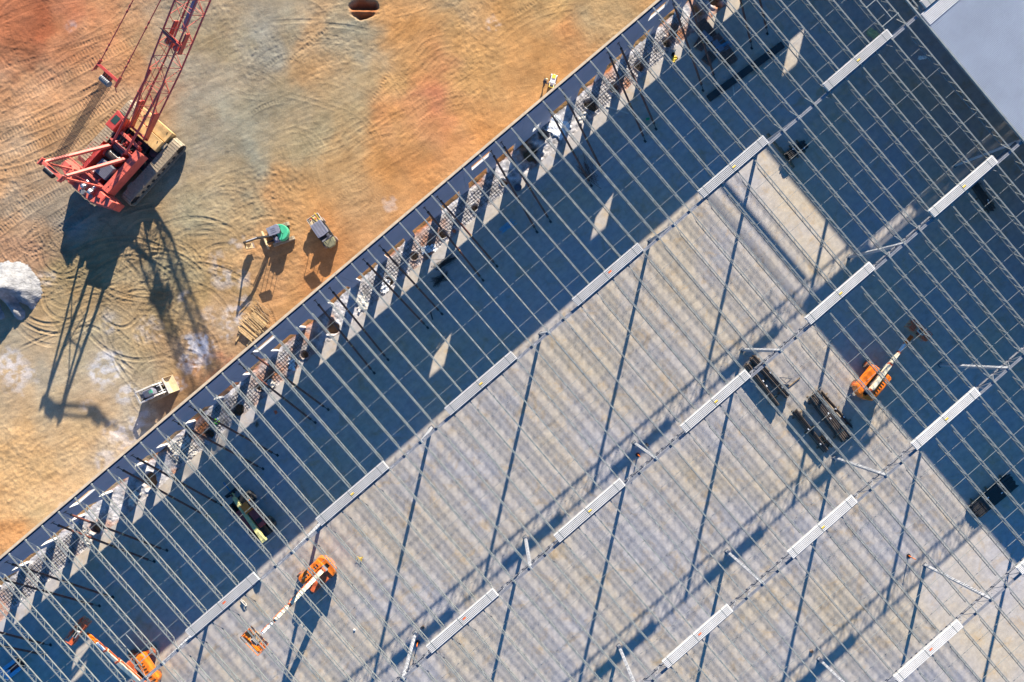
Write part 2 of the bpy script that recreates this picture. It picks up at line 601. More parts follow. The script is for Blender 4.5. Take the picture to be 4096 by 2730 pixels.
# smooth scraped swath from the crane to the upper right
for i in range(26):
    x = 395 + i * 14 + R.uniform(-8, 8)
    line_run(x, 480 + R.uniform(-40, 60), x + 120 + R.uniform(-15, 15), R.uniform(-20, 60), R.uniform(-2, 2), R.uniform(.3, .6), R.choice(['smooth', 'tyre']), R.uniform(0.012, 0.03))
# diagonal runs beside the wall
for i in range(64):
    x = R.uniform(560, 1400)
    y = 640 - (x - 560) * 0.85 + R.uniform(-330, 60)
    if y < -30 or y + x * 0.867 > 1275:
        continue
    L = R.uniform(70, 240)
    a = R.gauss(38, 9)
    line_run(x - L * math.cos(rad(a)) / 2, y + L * math.sin(rad(a)) / 2, x + L * math.cos(rad(a)) / 2, y - L * math.sin(rad(a)) / 2, R.uniform(-1.2, 1.2), R.choice([.35, .4, .5]), R.choice(['tyre', 'tyre', 'crawler']), R.uniform(0.025, 0.055), 0.0, R.choice([0, 1.4]))
# turning marks
for i in range(46):
    arc_run(R.gauss(410, 45), R.gauss(690, 55), R.uniform(30, 190), *sorted((R.uniform(0, 180), R.uniform(60, 330))), R.choice([.4, .45]), R.choice(['tyre', 'crawler', 'smooth']), R.uniform(0.04, 0.10), -0.03)
for i in range(46):
    a = R.uniform(-25, 35)
    x, y = R.uniform(90, 420), R.uniform(540, 800)
    L = R.uniform(40, 110)
    line_run(x - L, y + L * math.sin(rad(a)), x + L, y - L * math.sin(rad(a)), R.uniform(-2.5, 2.5), R.choice([.35, .45, .3]), R.choice(['smooth', 'tyre']), R.uniform(0.05, 0.12), -0.03)
for i in range(22):
    arc_run(R.gauss(150, 40), R.gauss(620, 60), R.uniform(25, 110), *sorted((R.uniform(0, 200), R.uniform(120, 400))), .4, R.choice(['tyre', 'smooth']), R.uniform(0.05, 0.10), -0.03)
for i in range(16):
    arc_run(R.gauss(640, 70), R.gauss(560, 50), R.uniform(30, 170), *sorted((R.uniform(0, 200), R.uniform(120, 360))), .35, 'tyre', R.uniform(0.025, 0.05))
for i in range(14):
    arc_run(R.gauss(830, 120), R.gauss(330, 40), R.uniform(60, 200), *sorted((R.uniform(0, 100), R.uniform(60, 250))), .4, 'tyre', R.uniform(0.02, 0.05))
for i in range(26):
    x, y = R.uniform(560, 900), R.uniform(10, 260)
    a = R.uniform(-40, 80)
    L = R.uniform(30, 90)
    line_run(x - L * math.cos(rad(a)), y + L * math.sin(rad(a)), x + L * math.cos(rad(a)), y - L * math.sin(rad(a)), R.uniform(-2, 2), .4, R.choice(['tyre', 'smooth', 'crawler']), R.uniform(0.02, 0.07))
for i in range(18):
    x, y = R.uniform(0, 260), R.uniform(930, 1230)
    a = R.gauss(42, 12)
    L = R.uniform(60, 160)
    if y + x * 0.867 > 1230:
        continue
    line_run(x - L * math.cos(rad(a)), y + L * math.sin(rad(a)), x + L * math.cos(rad(a)), y - L * math.sin(rad(a)), R.uniform(-1, 1), .5, R.choice(['tyre', 'smooth']), R.uniform(0.01, 0.025))
for i in range(12):
    arc_run(R.gauss(380, 20), R.gauss(860, 40), R.uniform(20, 90), *sorted((R.uniform(-60, 100), R.uniform(60, 250))), .4, 'tyre', R.uniform(0.04, 0.08), -0.02)

# broken clods
rough = np.clip(fbm(Xg, Yg, 7, 3, 9) + 0.15, 0, 1)
Zg += 0.030 * fbm(Xg, Yg, 0.30, 2, 11) * (0.4 + 2.2 * rough)
Zg += 0.024 * fbm(Ug * 0.4 + 0.3 * Vg, Vg * 1.6 - 0.5 * Ug, 0.45, 3, 5)
cl = fbm(Xg, Yg, 0.8, 3, 12)
Zg += 0.07 * np.clip(cl - 0.42, 0, 1) * (0.3 + 2 * rough)

# dug pit at the top of the photograph
pc = pw(834, 20)
dd = np.hypot((Xg - pc[0]) / 1.35, (Yg - pc[1]) / 1.0)
pit = np.clip(1.25 - dd + 0.3 * fbm(Xg, Yg, 0.8, 3, 2), 0, 0.5)
Zg -= pit * 1.5 * (0.6 + 0.5 * np.sin((Yg - pc[1]) * 5.0))
Cs = Cs * (1 - (pit[..., None] * 2)) + np.array([0.28, 0.10, 0.035]) * (pit[..., None] * 2)

# stone scatter, damp grain and worn colour
for x, y, r, st in STONE:
    c = pw(x, y)
    rm = r * K23 * CAM_H / FPX
    d = np.hypot(Xg - c[0], Yg - c[1]) / rm + 0.9 * fbm(Xg, Yg, 1.6, 4, 6)
    w = np.clip((1.25 - d) * 1.6, 0, 1) * st
    w = w * np.clip(0.6 + 2.4 * fbm(Xg, Yg, 0.5, 3, 10), 0, 1)
    Cs = Cs * (1 - w[..., None]) + np.array([0.46, 0.44, 0.44]) * w[..., None]
Cs *= np.clip(1 + 0.26 * fbm(Xg, Yg, 2.2, 4, 7) + MUD, 0.45, 1.5)[..., None]
tintn = fbm(Xg, Yg, 3.5, 4, 13)[..., None]
Cs *= 1 + tintn * np.array([0.14, -0.02, -0.20])
stk = fbm(Ug * 0.35 + 0.25 * Vg, Vg * 1.6 - 0.6 * Ug, 1.0, 4, 4)
Cs *= (1 + 0.22 * stk + 0.20 * fbm(Xg, Yg, 0.45, 3, 8))[..., None]
edge = np.clip((Vg + 17.6) / 1.0, 0, 1)
Zg -= 0.25 * edge ** 2
M['soil'] = soil_material('bare_soil', 0.22, 7.0, 0.035)
ground = structure(grid_object('ground', Xg, Yg, Zg, Cs, M['soil']))

# the land beyond, one broad sheet lower than everything else
b = MB()
b.add([(-900, -900, -0.9), (900, -900, -0.9), (900, 900, -0.9), (-900, 900, -0.9)], [(0, 1, 2, 3)])
M['land'] = mat('outer_land', (0.32, 0.19, 0.09), 0.95, noise=0.35, nscale=0.05, bump=0.3, bscale=0.5)
structure(b.build('terrain', M['land']))

# gravel strip left open between the wall and the slab
us2 = np.arange(-66, 56, 0.08)
vs2 = np.arange(-17.2, -13.3, 0.08)
U2, V2 = np.meshgrid(us2, vs2)
X2 = X0 + U2 * CU + V2 * SU
Y2 = Y0 + U2 * SU - V2 * CU
Z2 = -0.20 + 0.04 * fbm(X2, Y2, 0.6, 3, 2) + 0.05 * fbm(X2, Y2, 0.22, 2, 4)
g = fbm(X2, Y2, 0.35, 3, 5)[..., None]
C2 = np.array([0.40, 0.38, 0.37]) * (1 + 0.8 * g)
so = np.clip(2.2 * (fbm(X2, Y2, 2.6, 4, 8) - 0.16) + np.clip((V2 + 16.35) / -0.5, 0, 1) * 0.8, 0, 1)[..., None]
C2 = C2 * (1 - so) + np.array([0.42, 0.15, 0.05]) * so
PITS = [(-48.6, -14.7, .8), (-41.0, -14.9, 1.0), (-33.2, -14.6, .7), (-20.3, -14.5, .55), (-16.3, -14.9, .9), (-8.6, -14.6, .6), (-4.9, -14.9, .55), (-1.0, -14.8, .6), (11.6, -15.2, 1.2),
        (14.0, -15.9, 1.0), (19.8, -14.9, .8), (22.9, -14.9, .6), (26.6, -14.9, .7), (30.4, -14.9, .7), (37.4, -15.0, 1.0), (-29.4, -14.6, .7), (-26.0, -14.8, .5), (3.3, -14.7, .5), (7.4, -14.7, .5)]
for pu, pv, pr in PITS:
    d = np.hypot(U2 - pu, V2 - pv) / (pr * 0.75) + 0.7 * fbm(X2, Y2, 0.7, 2, 9)
    w = np.clip((1.05 - d) * 3, 0, 1)
    Z2 -= 0.75 * w
    C2 = C2 * (1 - w[..., None] * 0.85) + np.array([0.20, 0.085, 0.03]) * w[..., None] * 0.85
    rim = np.exp(-((d - 1.25) / 0.18) ** 2)
    Z2 += 0.10 * rim
Z2 -= np.clip((V2 + 13.75) / 0.2, 0, 1) * 0.05
M['gravel'] = soil_material('gravel_bed', 0.45, 12.0, 0.05)
structure(grid_object('gravel_bed', X2, Y2, Z2, C2, M['gravel']))

# ------------------------------------------------------------------ concrete slab
m = bpy.data.materials.new('slab_concrete')
m.use_nodes = True
nt = m.node_tree
bs = nt.nodes['Principled BSDF']
bs.inputs['Roughness'].default_value = 0.75
bs.inputs['Specular IOR Level'].default_value = 0.25
tc = nd(nt, 'ShaderNodeTexCoord')


def noise_node(scale, detail=5, rough=0.6, vec=None, dist=0.0):
    n = nd(nt, 'ShaderNodeTexNoise')
    n.inputs['Scale'].default_value = scale
    n.inputs['Detail'].default_value = detail
    n.inputs['Roughness'].default_value = rough
    n.inputs['Distortion'].default_value = dist
    nt.links.new(vec if vec else tc.outputs['Object'], n.inputs['Vector'])
    return n


def ramp(src, p0, c0, p1, c1):
    r = nd(nt, 'ShaderNodeValToRGB')
    r.color_ramp.elements[0].position = p0
    r.color_ramp.elements[0].color = (*c0, 1)
    r.color_ramp.elements[1].position = p1
    r.color_ramp.elements[1].color = (*c1, 1)
    nt.links.new(src, r.inputs[0])
    return r.outputs[0]


def mixc(fac, a, b_, mode='MIX'):
    x = nd(nt, 'ShaderNodeMix', data_type='RGBA', blend_type=mode)
    if isinstance(fac, float):
        x.inputs[0].default_value = fac
    else:
        nt.links.new(fac, x.inputs[0])
    nt.links.new(a, x.inputs[6])
    nt.links.new(b_, x.inputs[7])
    return x.outputs[2]


base = ramp(noise_node(0.09, 4, 0.6).outputs['Fac'], 0.38, (0.39, 0.37, 0.365), 0.62, (0.45, 0.385, 0.295))
tanp = ramp(noise_node(0.5, 6, 0.7, dist=0.8).outputs['Fac'], 0.52, (1, 1, 1), 0.80, (1.0, 0.78, 0.48))
base = mixc(1.0, base, tanp, 'MULTIPLY')
mott = ramp(noise_node(1.6, 6, 0.7).outputs['Fac'], 0.3, (0.76, 0.77, 0.79), 0.7, (1.12, 1.11, 1.09))
base = mixc(1.0, base, mott, 'MULTIPLY')
mpp = nd(nt, 'ShaderNodeMapping')
mpp.inputs['Scale'].default_value = (0.25, 2.2, 1)
mpp.inputs['Rotation'].default_value = (0, 0, rad(35))
nt.links.new(tc.outputs['Object'], mpp.inputs['Vector'])
strk = ramp(noise_node(1.0, 4, 0.6, vec=mpp.outputs[0]).outputs['Fac'], 0.35, (0.93, 0.93, 0.94), 0.65, (1.04, 1.04, 1.03))
base = mixc(1.0, base, strk, 'MULTIPLY')
sx = nd(nt, 'ShaderNodeSeparateXYZ')
nt.links.new(tc.outputs['Object'], sx.inputs[0])
jm = None
for o_, per in ((0, BAY / 4), (1, BAY / 4)):
    a = nd(nt, 'ShaderNodeMath', operation='PINGPONG')
    nt.links.new(sx.outputs[o_], a.inputs[0])
    a.inputs[1].default_value = per / 2
    c_ = nd(nt, 'ShaderNodeMath', operation='LESS_THAN')
    nt.links.new(a.outputs[0], c_.inputs[0])
    c_.inputs[1].default_value = 0.006
    if jm is None:
        jm = c_
    else:
        mxx = nd(nt, 'ShaderNodeMath', operation='MAXIMUM')
        nt.links.new(jm.outputs[0], mxx.inputs[0])
        nt.links.new(c_.outputs[0], mxx.inputs[1])
        jm = mxx
rgb = nd(nt, 'ShaderNodeRGB')
rgb.outputs[0].default_value = (0.29, 0.27, 0.25, 1)
base = mixc(jm.outputs[0], base, rgb.outputs[0])
spot = ramp(noise_node(6.0, 3, 0.5).outputs['Fac'], 0.70, (1, 1, 1), 0.76, (0.6, 0.58, 0.55))
base = mixc(1.0, base, spot, 'MULTIPLY')
nt.links.new(base, bs.inputs['Base Color'])
bp = nd(nt, 'ShaderNodeBump')
bp.inputs['Distance'].default_value = 0.003
nt.links.new(noise_node(5, 6, 0.7).outputs['Fac'], bp.inputs['Height'])
nt.links.new(bp.outputs['Normal'], bs.inputs['Normal'])
M['slab'] = m
b = MB()
# slab edge beside the gravel is broken and uneven
R = random.Random(3)
top, n = [], 0
u = -66.0
while u < 110:
    top.append((u, 13.78 + R.uniform(-0.09, 0.07) + (0.1 if R.random() < 0.15 else 0)))
    u += R.uniform(0.25, 0.6)
top.append((110, 13.8))
poly = [(-66, -95)] + [(110, -95)] + list(reversed(top))
vs3, fs3 = [], []
for i, (uu, yy) in enumerate(top):
    vs3 += [(uu, yy, 0), (uu, -95, 0), (uu, yy, -0.22)]
for i in range(len(top) - 1):
    a = i * 3
    fs3 += [(a, a + 1, a + 4, a + 3), (a + 2, a, a + 3, a + 5)]
b.add(vs3, fs3)
slab = structure(b.build('floor_slab', M['slab']))
slab.location = (X0, Y0, 0)
slab.rotation_euler = (0, 0, TH)

# ------------------------------------------------------------------ the long precast wall
V_IN, V_OUT, Z_TOP = -16.55, -16.77, 9.72
DOOR_P, DOOR_C = 3.75, -3.9        # spacing of the piers between the loading openings
SOLID = [(-42.2, -39.9), (-17.1, -14.6), (10.5, 15.3), (36.0, 38.9)]
WINS = [-43.1, -20.9, 6.0, 28.5, 55.5]
JOINT = [-67.5 + 7.52 * k + 3.6 for k in range(0, 17)]


def door_spans(u0, u1):
    out = []
    k = math.floor((u0 - DOOR_C) / DOOR_P) - 1
    while DOOR_C + k * DOOR_P < u1 + 4:
        a, e = DOOR_C + k * DOOR_P + 0.58, DOOR_C + (k + 1) * DOOR_P - 0.58
        k += 1
        segs = [(a, e)]
        for s0, s1 in SOLID:
            nx = []
            for x, y in segs:
                if s1 <= x or s0 >= y:
                    nx.append((x, y))
                else:
                    if s0 - x > 0.5:
                        nx.append((x, s0))
                    if y - s1 > 0.5:
                        nx.append((s1, y))
            segs = nx
        out += segs
    return [(max(a, u0), min(e, u1)) for a, e in out if e > u0 + 0.02 and a < u1 - 0.02]


def panel_mesh(u0, u1):
    """one wall panel with real openings: built cell by cell so that jambs, sills and heads are solid"""
    rects = [(a, e, -0.35, 2.5) for a, e in door_spans(u0, u1)]
    for w in WINS:
        a, e = max(w - 1.2, u0), min(w + 1.2, u1)
        if e > a + 0.02:
            rects.append((a, e, 6.1, 7.6))
    for s0, s1 in ((12.9, 14.0),):
        a, e = max(s0, u0), min(s1, u1)
        if e > a + 0.02:
            rects.append((a, e, 1.2, 2.3))
    xs = sorted({round(x, 4) for r in rects for x in r[:2]} | {u0, u1})
    zs = sorted({-1.2, Z_TOP} | {z for r in rects for z in r[2:]})
    hole = lambda x, z: any(r[0] < x < r[1] and r[2] < z < r[3] for r in rects)
    bm = MB()
    solid = {}
    for i in range(len(xs) - 1):
        for j in range(len(zs) - 1):
            solid[i, j] = not hole((xs[i] + xs[i + 1]) / 2, (zs[j] + zs[j + 1]) / 2)
    yi, yo = -V_IN, -V_OUT
    for (i, j), sld in solid.items():
        if not sld:
            continue
        x0, x1, z0, z1 = xs[i], xs[i + 1], zs[j], zs[j + 1]
        bm.add([(x0, yi, z0), (x1, yi, z0), (x1, yi, z1), (x0, yi, z1)], [(0, 1, 2, 3)])
        bm.add([(x0, yo, z0), (x1, yo, z0), (x1, yo, z1), (x0, yo, z1)], [(3, 2, 1, 0)])
        for (di, dj), (p, q) in {(-1, 0): ((x0, z0), (x0, z1)), (1, 0): ((x1, z0), (x1, z1)), (0, -1): ((x0, z0), (x1, z0)), (0, 1): ((x0, z1), (x1, z1))}.items():
            if not solid.get((i + di, j + dj), False):
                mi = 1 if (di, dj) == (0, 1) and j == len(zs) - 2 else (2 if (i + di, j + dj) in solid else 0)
                bm.add([(p[0], yi, p[1]), (q[0], yi, q[1]), (q[0], yo, q[1]), (p[0], yo, p[1])], [(0, 1, 2, 3)], mi)
    return bm


M['jamb'] = mat('pale_concrete_reveal', (0.60, 0.58, 0.54), 0.85, noise=0.1, nscale=3)  # jambs, sills and heads, paler than the wall faces
wall = thing('concrete_wall', 'long precast concrete wall with many loading openings between bare soil and slab', 'wall', (X0, Y0, 0), TH)
js_ = [-66.0] + [j for j in JOINT if -66 < j < 54] + [61.0, 76.0, 95.0]
for a, e in zip(js_[:-1], js_[1:]):
    panel_mesh(a + 0.012, e - 0.012).build('wall_panel', [M['concrete_wall'], M['concrete_top'], M['jamb']], wall)
b = MB()
b.box((-6, 16.48, 9.46), (120, 0.13, 0.012))
b.box((-6, 16.415, 9.50), (120, 0.012, 0.10))
b.build('ledger_angle', M['blackmetal'], wall)  # black leg: shade below the wall top put into its colour
b = MB()
b.box((-6, 16.40, 9.585), (120, 0.035, 0.03))
b.build('ledger_lip', M['ledger'], wall)

# ------------------------------------------------------------------ roof joists
JD = 0.62


def joist_parts(L, flat):
    """open-web joist along local -y from 0 to L, top of steel at z = 0"""
    top, bot, web = MB(), MB(), MB()
    for sx_ in (-1, 1):
        cx = sx_ * 0.038
        top.box((cx, -L / 2, -0.006), (0.042, L, 0.008))
        top.box((sx_ * 0.020, -L / 2, -0.035), (0.009, L, 0.055))
        bot.box((cx, -L / 2, -JD + 0.004), (0.038, L - 2.1, 0.008))
        bot.box((sx_ * 0.020, -L / 2, -JD + 0.03), (0.009, L - 2.1, 0.05))
    nP = int(round((L - 2.1) / 1.1))
    y0, y1 = 1.05, L - 1.05
    p = (y1 - y0) / nP
    zt, zb = -0.03, -JD + 0.03
    web.cyl((0, -0.12, zt), (0, -y0, zb), 0.014, 4, caps=False)
    web.cyl((0, -(L - 0.12), zt), (0, -y1, zb), 0.014, 4, caps=False)
    for k in range(nP + 1):
        yb = y0 + k * p
        if k < nP:
            web.cyl((0, -yb, zb), (0, -(yb + p / 2), zt), 0.013, 4, caps=False)
            web.cyl((0, -(yb + p / 2), zt), (0, -(yb + p), zb), 0.013, 4, caps=False)
        if 0 < k < nP:
            web.cyl((0, -yb, zb), (0, -yb + 0.04, zt), 0.011, 4, caps=False)
    web.cyl((0, -y0, zb), (0, -y0 + 0.35, zt), 0.011, 4, caps=False)
    web.cyl((0, -y1, zb), (0, -y1 - 0.35, zt), 0.011, 4, caps=False)
    # bearing seats
    top.box((0, -0.07, -0.05), (0.12, 0.14, 0.085))
    top.box((0, -L + 0.07, -0.05), (0.12, 0.14, 0.085))
    return top, bot, web


ROWN = ['in the row beside the wall', 'in the second row from the wall', 'in the third row from the wall',
        'in the fourth row from the wall', 'in the fifth row from the wall']
ROWS = [(-16.41, -0.03)] + [(15.24 * k + 0.03, 15.24 * (k + 1) - 0.03) for k in range(4)]
DECK_U = 45.3
for r, (va, vb) in enumerate(ROWS):
    L = vb - va
    tp, bp_, wb = joist_parts(L, 0)
    proto = None
    kmax = 27 if r == 0 else 23
    cnt = 0
    for k in range(kmax, -36, -1):
        u = k * JS
        if not any(inframe(W(u, va + L * t, ZT), 30) for t in np.linspace(0, 1, 12)):
            continue
        if r > 0 and u > DECK_U + 0.5:
            continue
        cnt += 1
        lab = '%s open-web steel joist from the roof deck, %s' % (ordinal(cnt), ROWN[r])
        if proto is None:
            proto = thing('roof_joist', lab, 'joist', W(u, va, ZT), TH, 'parallel open-web roof joists')
            tp.build('top_chord', M['joist'], proto)
            bp_.build('bottom_chord', M['joist'], proto)
            wb.build('web', M['joist'], proto)
        else:
            dup(proto, W(u, va, ZT), label=lab)

# ------------------------------------------------------------------ bridging lines across the joists
BRV = [2.45, 4.95, 7.55, 10.35, 12.85]
for r, (va, vb) in enumerate(ROWS):
    offs = [(-13.4, 'top'), (-11.3, 'bot'), (-8.45, 'top'), (-5.55, 'bot'), (-2.15, 'top')] if r == 0 else [(va - 0.03 + x, 'bot' if i in (0, 2, 4) else 'top') for i, x in enumerate(BRV)]
    for i, (v, lvl) in enumerate(offs):
        pts = [k * JS for k in range(-35, 24) if inframe(W(k * JS, v, ZT), 120)]
        if len(pts) < 2:
            continue
        z = ZT - 0.05 if lvl == 'top' else ZT - JD + 0.03
        b = MB()
        ua, ub = min(pts), max(pts)
        b.box(((ua + ub) / 2, 0, 0), (ub - ua, 0.030, 0.005))
        b.box(((ua + ub) / 2, 0.013, -0.01), (ub - ua, 0.004, 0.02))
        o = b.build('joist_bridging', M['joist'])
        o.location = W(0, v, z)
        o.rotation_euler = (0, 0, TH)
        tag(o, '%s thin bridging line across the joists %s' % (ordinal(i + 1), ROWN[r]), 'bridging', 'bridging lines tying the joists')

# short diagonal cross bridging seen where the shade is lit
# ------------------------------------------------------------------ columns and girders
GD = 1.15


def column_thing(label):
    t = thing('steel_column', label, 'column', (0, 0, 0), TH, 'square steel columns under the girders')
    b = MB()
    b.box((0, 0, ZT / 2 - 0.09), (0.27, 0.27, ZT - 0.20))
    b.build('shaft', M['column'], t, bevel=0.02)
    b = MB()
    b.box((0, 0, 0.0135), (0.5, 0.5, 0.025))
    b.build('base_plate', M['greymetal'], t)
    b = MB()
    b.box((0, 0, ZT - 0.15), (0.42, 0.34, 0.03))
    b.box((0, 0, ZT - GD - 0.12), (0.5, 0.012, 0.22))
    b.build('cap_plate', M['column'], t)
    return t


def girder_thing(label):
    t = thing('joist_girder', label, 'girder', (0, 0, 0), TH, 'girder trusses carried by the columns')
    L = BAY - 0.32
    x0 = 0.16
    top, bot, web = MB(), MB(), MB()
    for s_ in (-1, 1):
        top.box((x0 + L / 2, s_ * 0.075, -0.125), (L, 0.115, 0.014))
        top.box((x0 + L / 2, s_ * 0.024, -0.17), (L, 0.014, 0.10))
        bot.box((x0 + L / 2, s_ * 0.065, -GD - 0.10), (L, 0.095, 0.012))
        bot.box((x0 + L / 2, s_ * 0.022, -GD - 0.06), (L, 0.012, 0.08))
    nP = 8
    for k in range(nP):
        a = k * JS
        web.bar((max(a, x0), 0, -0.17), (a + JS / 2, 0, -GD - 0.07), 0.05, 0.05)
        web.bar((a + JS / 2, 0, -GD - 0.07), (min(a + JS, x0 + L), 0, -0.17), 0.05, 0.05)
        web.bar((a + JS / 2, 0, -GD - 0.07), (a + JS / 2, 0, -0.17), 0.035, 0.035)
    for k in range(1, nP):
        for s_ in (-1, 1):
            top.box((k * JS + 0.1, s_ * 0.075, -0.112), (0.10, 0.10, 0.012))
    top.build('top_chord', M['girder'], t)
    bot.build('bottom_chord', M['girder'], t)
    web.build('web', M['girder'], t)
    for k in (2, 6):
        w2 = MB()
        for s_ in (-1, 1):
            w2.cyl((k * JS, s_ * 0.05, -GD - 0.08), (k * JS, s_ * 0.75, -0.55), 0.014, 4)
        w2.build('bottom_chord_brace', M['girder'], t)
    return t


BW_L, BW_W = 7.9, 0.86


def bundle_thing(label, tagm, seed):
    R = random.Random(seed)
    t = thing('deck_bundle', label, 'sheet bundle', (0, 0, 0), TH, 'strapped bundles of ribbed steel deck lying along the girders')
    b = MB()
    n = 6
    pitch = BW_W / n
    prof = []
    for k in range(n):
        y = -BW_W / 2 + k * pitch
        prof += [(y + 0.024, 0.11), (y + 0.034, 0.262), (y + pitch - 0.034, 0.262), (y + pitch - 0.024, 0.11)]
    poly = [(-BW_W / 2, 0.06)] + [(-BW_W / 2, 0.11)] + prof + [(BW_W / 2, 0.11), (BW_W / 2, 0.06)]
    # outline is (y, z), sheets run along x
    X = Matrix(((0, 1, 0, 0), (1, 0, 0, 0), (0, 0, 1, 0), (0, 0, 0, 1)))
    b.ext(poly, -BW_L / 2, BW_L / 2, X=X)
    for k in range(3):
        dy = R.uniform(-0.015, 0.015)
        b.box((R.uniform(-0.05, 0.05), dy, 0.067 + 0.02 * k), (BW_L + R.uniform(-0.03, 0.08), BW_W + 0.03 + R.uniform(0, 0.03), 0.006))
    b.build('sheets', M['galv'], t)
    for x in (-BW_L / 2 + 0.55, -0.2, BW_L / 2 - 0.75):
        b = MB()
        b.box((x, 0, 0.268), (0.032, BW_W + 0.05, 0.006))
        for s_ in (-1, 1):
            b.box((x, s_ * (BW_W / 2 + 0.028), 0.165), (0.032, 0.006, 0.205))
        b.build('strap', M['strap'], t)
    if tagm:
        b = MB()
        b.box((R.uniform(-0.5, 0.6), pitch * 0.52 * R.choice((-1, 0, 1)) + 0.06, 0.272), (0.34, 0.13, 0.008))
        b.build('bundle_tag', tagm, t)
    b = MB()
    for x in (-BW_L / 2 + 0.35, -0.9, 1.1, BW_L / 2 - 0.4):
        b.box((x, -0.03, 0.03), (0.09, BW_W + 0.12, 0.06))
    b.build('dunnage', M['woodgrey'], t)
    return t


GNAME = ['first', 'second', 'third', 'fourth', 'fifth']
colp = girp = None
nb = 0
TAGS = [M['yellow'], M['orangetag']]
bun_proto = {}
for j in range(4):
    v = j * BAY
    nc = ng = nbb = 0
    for i in range(3, -6, -1):
        u = i * BAY
        pc_, ptop = W(u, v, 0), W(u, v, ZT)
        if inframe(pc_, 150) or inframe(ptop, 150):
            nc += 1
            lab = '%s grey steel column from the roofed end on the %s girder line' % (ordinal(nc), GNAME[j])
            if colp is None:
                colp = column_thing(lab)
                colp.location = pc_
            else:
                dup(colp, pc_, label=lab)
        if any(inframe(W(u + t, v, ZT), 60) for t in np.linspace(0, BAY, 9)):
            ng += 1
            lab = '%s steel truss girder from the roofed end on the %s girder line' % (ordinal(ng), GNAME[j])
            if girp is None:
                girp = girder_thing(lab)
                girp.location = W(u, v, ZT)
            else:
                dup(girp, W(u, v, ZT), label=lab)
        uc, vc = u + 7.52, v - 0.52
        if any(inframe(W(uc + t, vc, ZT), 10) for t in (-3.9, 0, 3.9)) and uc < DECK_U:
            nbb += 1
            kind = 1 if (i + 2 * j) % 3 == 0 else 0
            if j == 1 and i == 1:
                kind = 0
            col_ = ('yellow', 'orange')[kind]
            lab = '%s ribbed deck bundle from the roofed end, %s tag, on the %s girder line' % (ordinal(nbb), col_, GNAME[j])
            if kind not in bun_proto:
                bun_proto[kind] = bundle_thing(lab, TAGS[kind], kind + 5)
                bun_proto[kind].location = W(uc, vc, ZT)
            else:
                dup(bun_proto[kind], W(uc, vc, ZT), label=lab)

# ------------------------------------------------------------------ finished corrugated roof at the far end
b = MB()
prof = []
P_ = 0.1524


def deck_sheet(u0, u1, v0, v1, z=ZT + 0.012):
    vs, fs = [], []
    n = int((v1 - v0) / P_)
    pts = []
    for k in range(n):
        y = -(v0 + k * P_)
        pts += [(y, z), (y - 0.035, z), (y - 0.055, z + 0.038), (y - 0.132, z + 0.038)]
    for y, zz in pts:
        vs += [(u0, y, zz), (u1, y, zz)]
    for k in range(len(pts) - 1):
        fs.append((2 * k, 2 * k + 1, 2 * k + 3, 2 * k + 2))
    b.add(vs, fs)


deck_sheet(DECK_U + 0.06, 92, 0.05, 92)
deck_sheet(53.3, 92, -17.3, -1.1)  # carried out over the wall top so its shadow leaves no lit gap
deck_sheet(53.3, 55.4, -1.08, 0.03)
deck_sheet(61.4, 92, -1.08, 0.03)
deck_sheet(46.9, 47.95, -16.3, -2.4)  # unseen loose strip added to cast the dark band on the slab
roof = tag(b.build('roof_deck', M['deckm']), 'finished blue-grey corrugated metal roof deck in the top right corner', 'roof')
roof.location = (X0, Y0, 0)
roof.rotation_euler = (0, 0, TH)
b = MB()
b.box((DECK_U - 0.03, -29, ZT + 0.06), (0.14, 92, 0.02))
b.box((DECK_U - 0.105, -29, ZT - 0.02), (0.012, 92, 0.16))
o = tag(b.build('roof_edge_angle', M['joist']), 'pale steel edge angle along the open side of the corrugated roof deck', 'edge angle')
o.location = (X0, Y0, 0)
o.rotation_euler = (0, 0, TH)
b = MB()
for k in range(9):
    b.box((0, -0.1 - k * 0.15, 0.05 + 0.02 * (k % 2)), (7.6, 0.10, 0.02))
o = tag(b.build('loose_deck_sheet', M['galv']), 'pale loose deck sheets spread over the corner of the corrugated roof', 'metal sheets')
o.location = W(49.2, 0.0, ZT + 0.05)
o.rotation_euler = (0, 0, TH)
ob = dup(bun_proto[0], W(50.0, -0.48, ZT), label='ribbed steel deck bundle with yellow tag at the corner of the corrugated roof deck')
for jj in range(1, 5):
    # girders carry on under the finished roof for a short way
    pass

# roof opening frames between joists
def frame_thing(label, ua, ub, v0, v1):
    t = thing('roof_opening_frame', label, 'frame', W((ua + ub) / 2, (v0 + v1) / 2, ZT), TH, 'welded frames for roof openings')
    w, d = ub - ua, v1 - v0
    for k, (c, dm) in enumerate((((0, d / 2, 0.03), (w + 0.1, 0.075, 0.05)), ((0, -d / 2, 0.03), (w + 0.1, 0.075, 0.05)))):
        b = MB()
        b.box(c, dm)
        b.build('cross_angle', M['joist'], t)
    b = MB()
    b.box((w * 0.12, 0, 0.005), (0.06, d, 0.05))
    b.build('long_angle', M['joist'], t)
    b = MB()
    for sx_ in (-1, 1):
        for sy_ in (-1, 1):
            b.box((sx_ * w / 2, sy_ * d / 2, 0.06), (0.15, 0.13, 0.012))
    b.build('corner_plate', M['joist'], t)


pA = UV(at(532, 2515, ZT))
ka = round(pA[0] / JS)
frame_thing('pale steel roof opening frame near the orange boom lift in the lower left', (ka - 0.5) * JS - JS / 2, (ka - 0.5) * JS + JS / 2, pA[1] - 0.1, pA[1] + 2.7)
pB = UV(at(3505, 20, ZT))
kb = round(pB[0] / JS - 0.5) + 0.5
frame_thing('pale steel roof opening frame between joists near the top right roof deck', kb * JS - JS / 2, kb * JS + JS / 2, pB[1] - 0.4, pB[1] + 1.9)

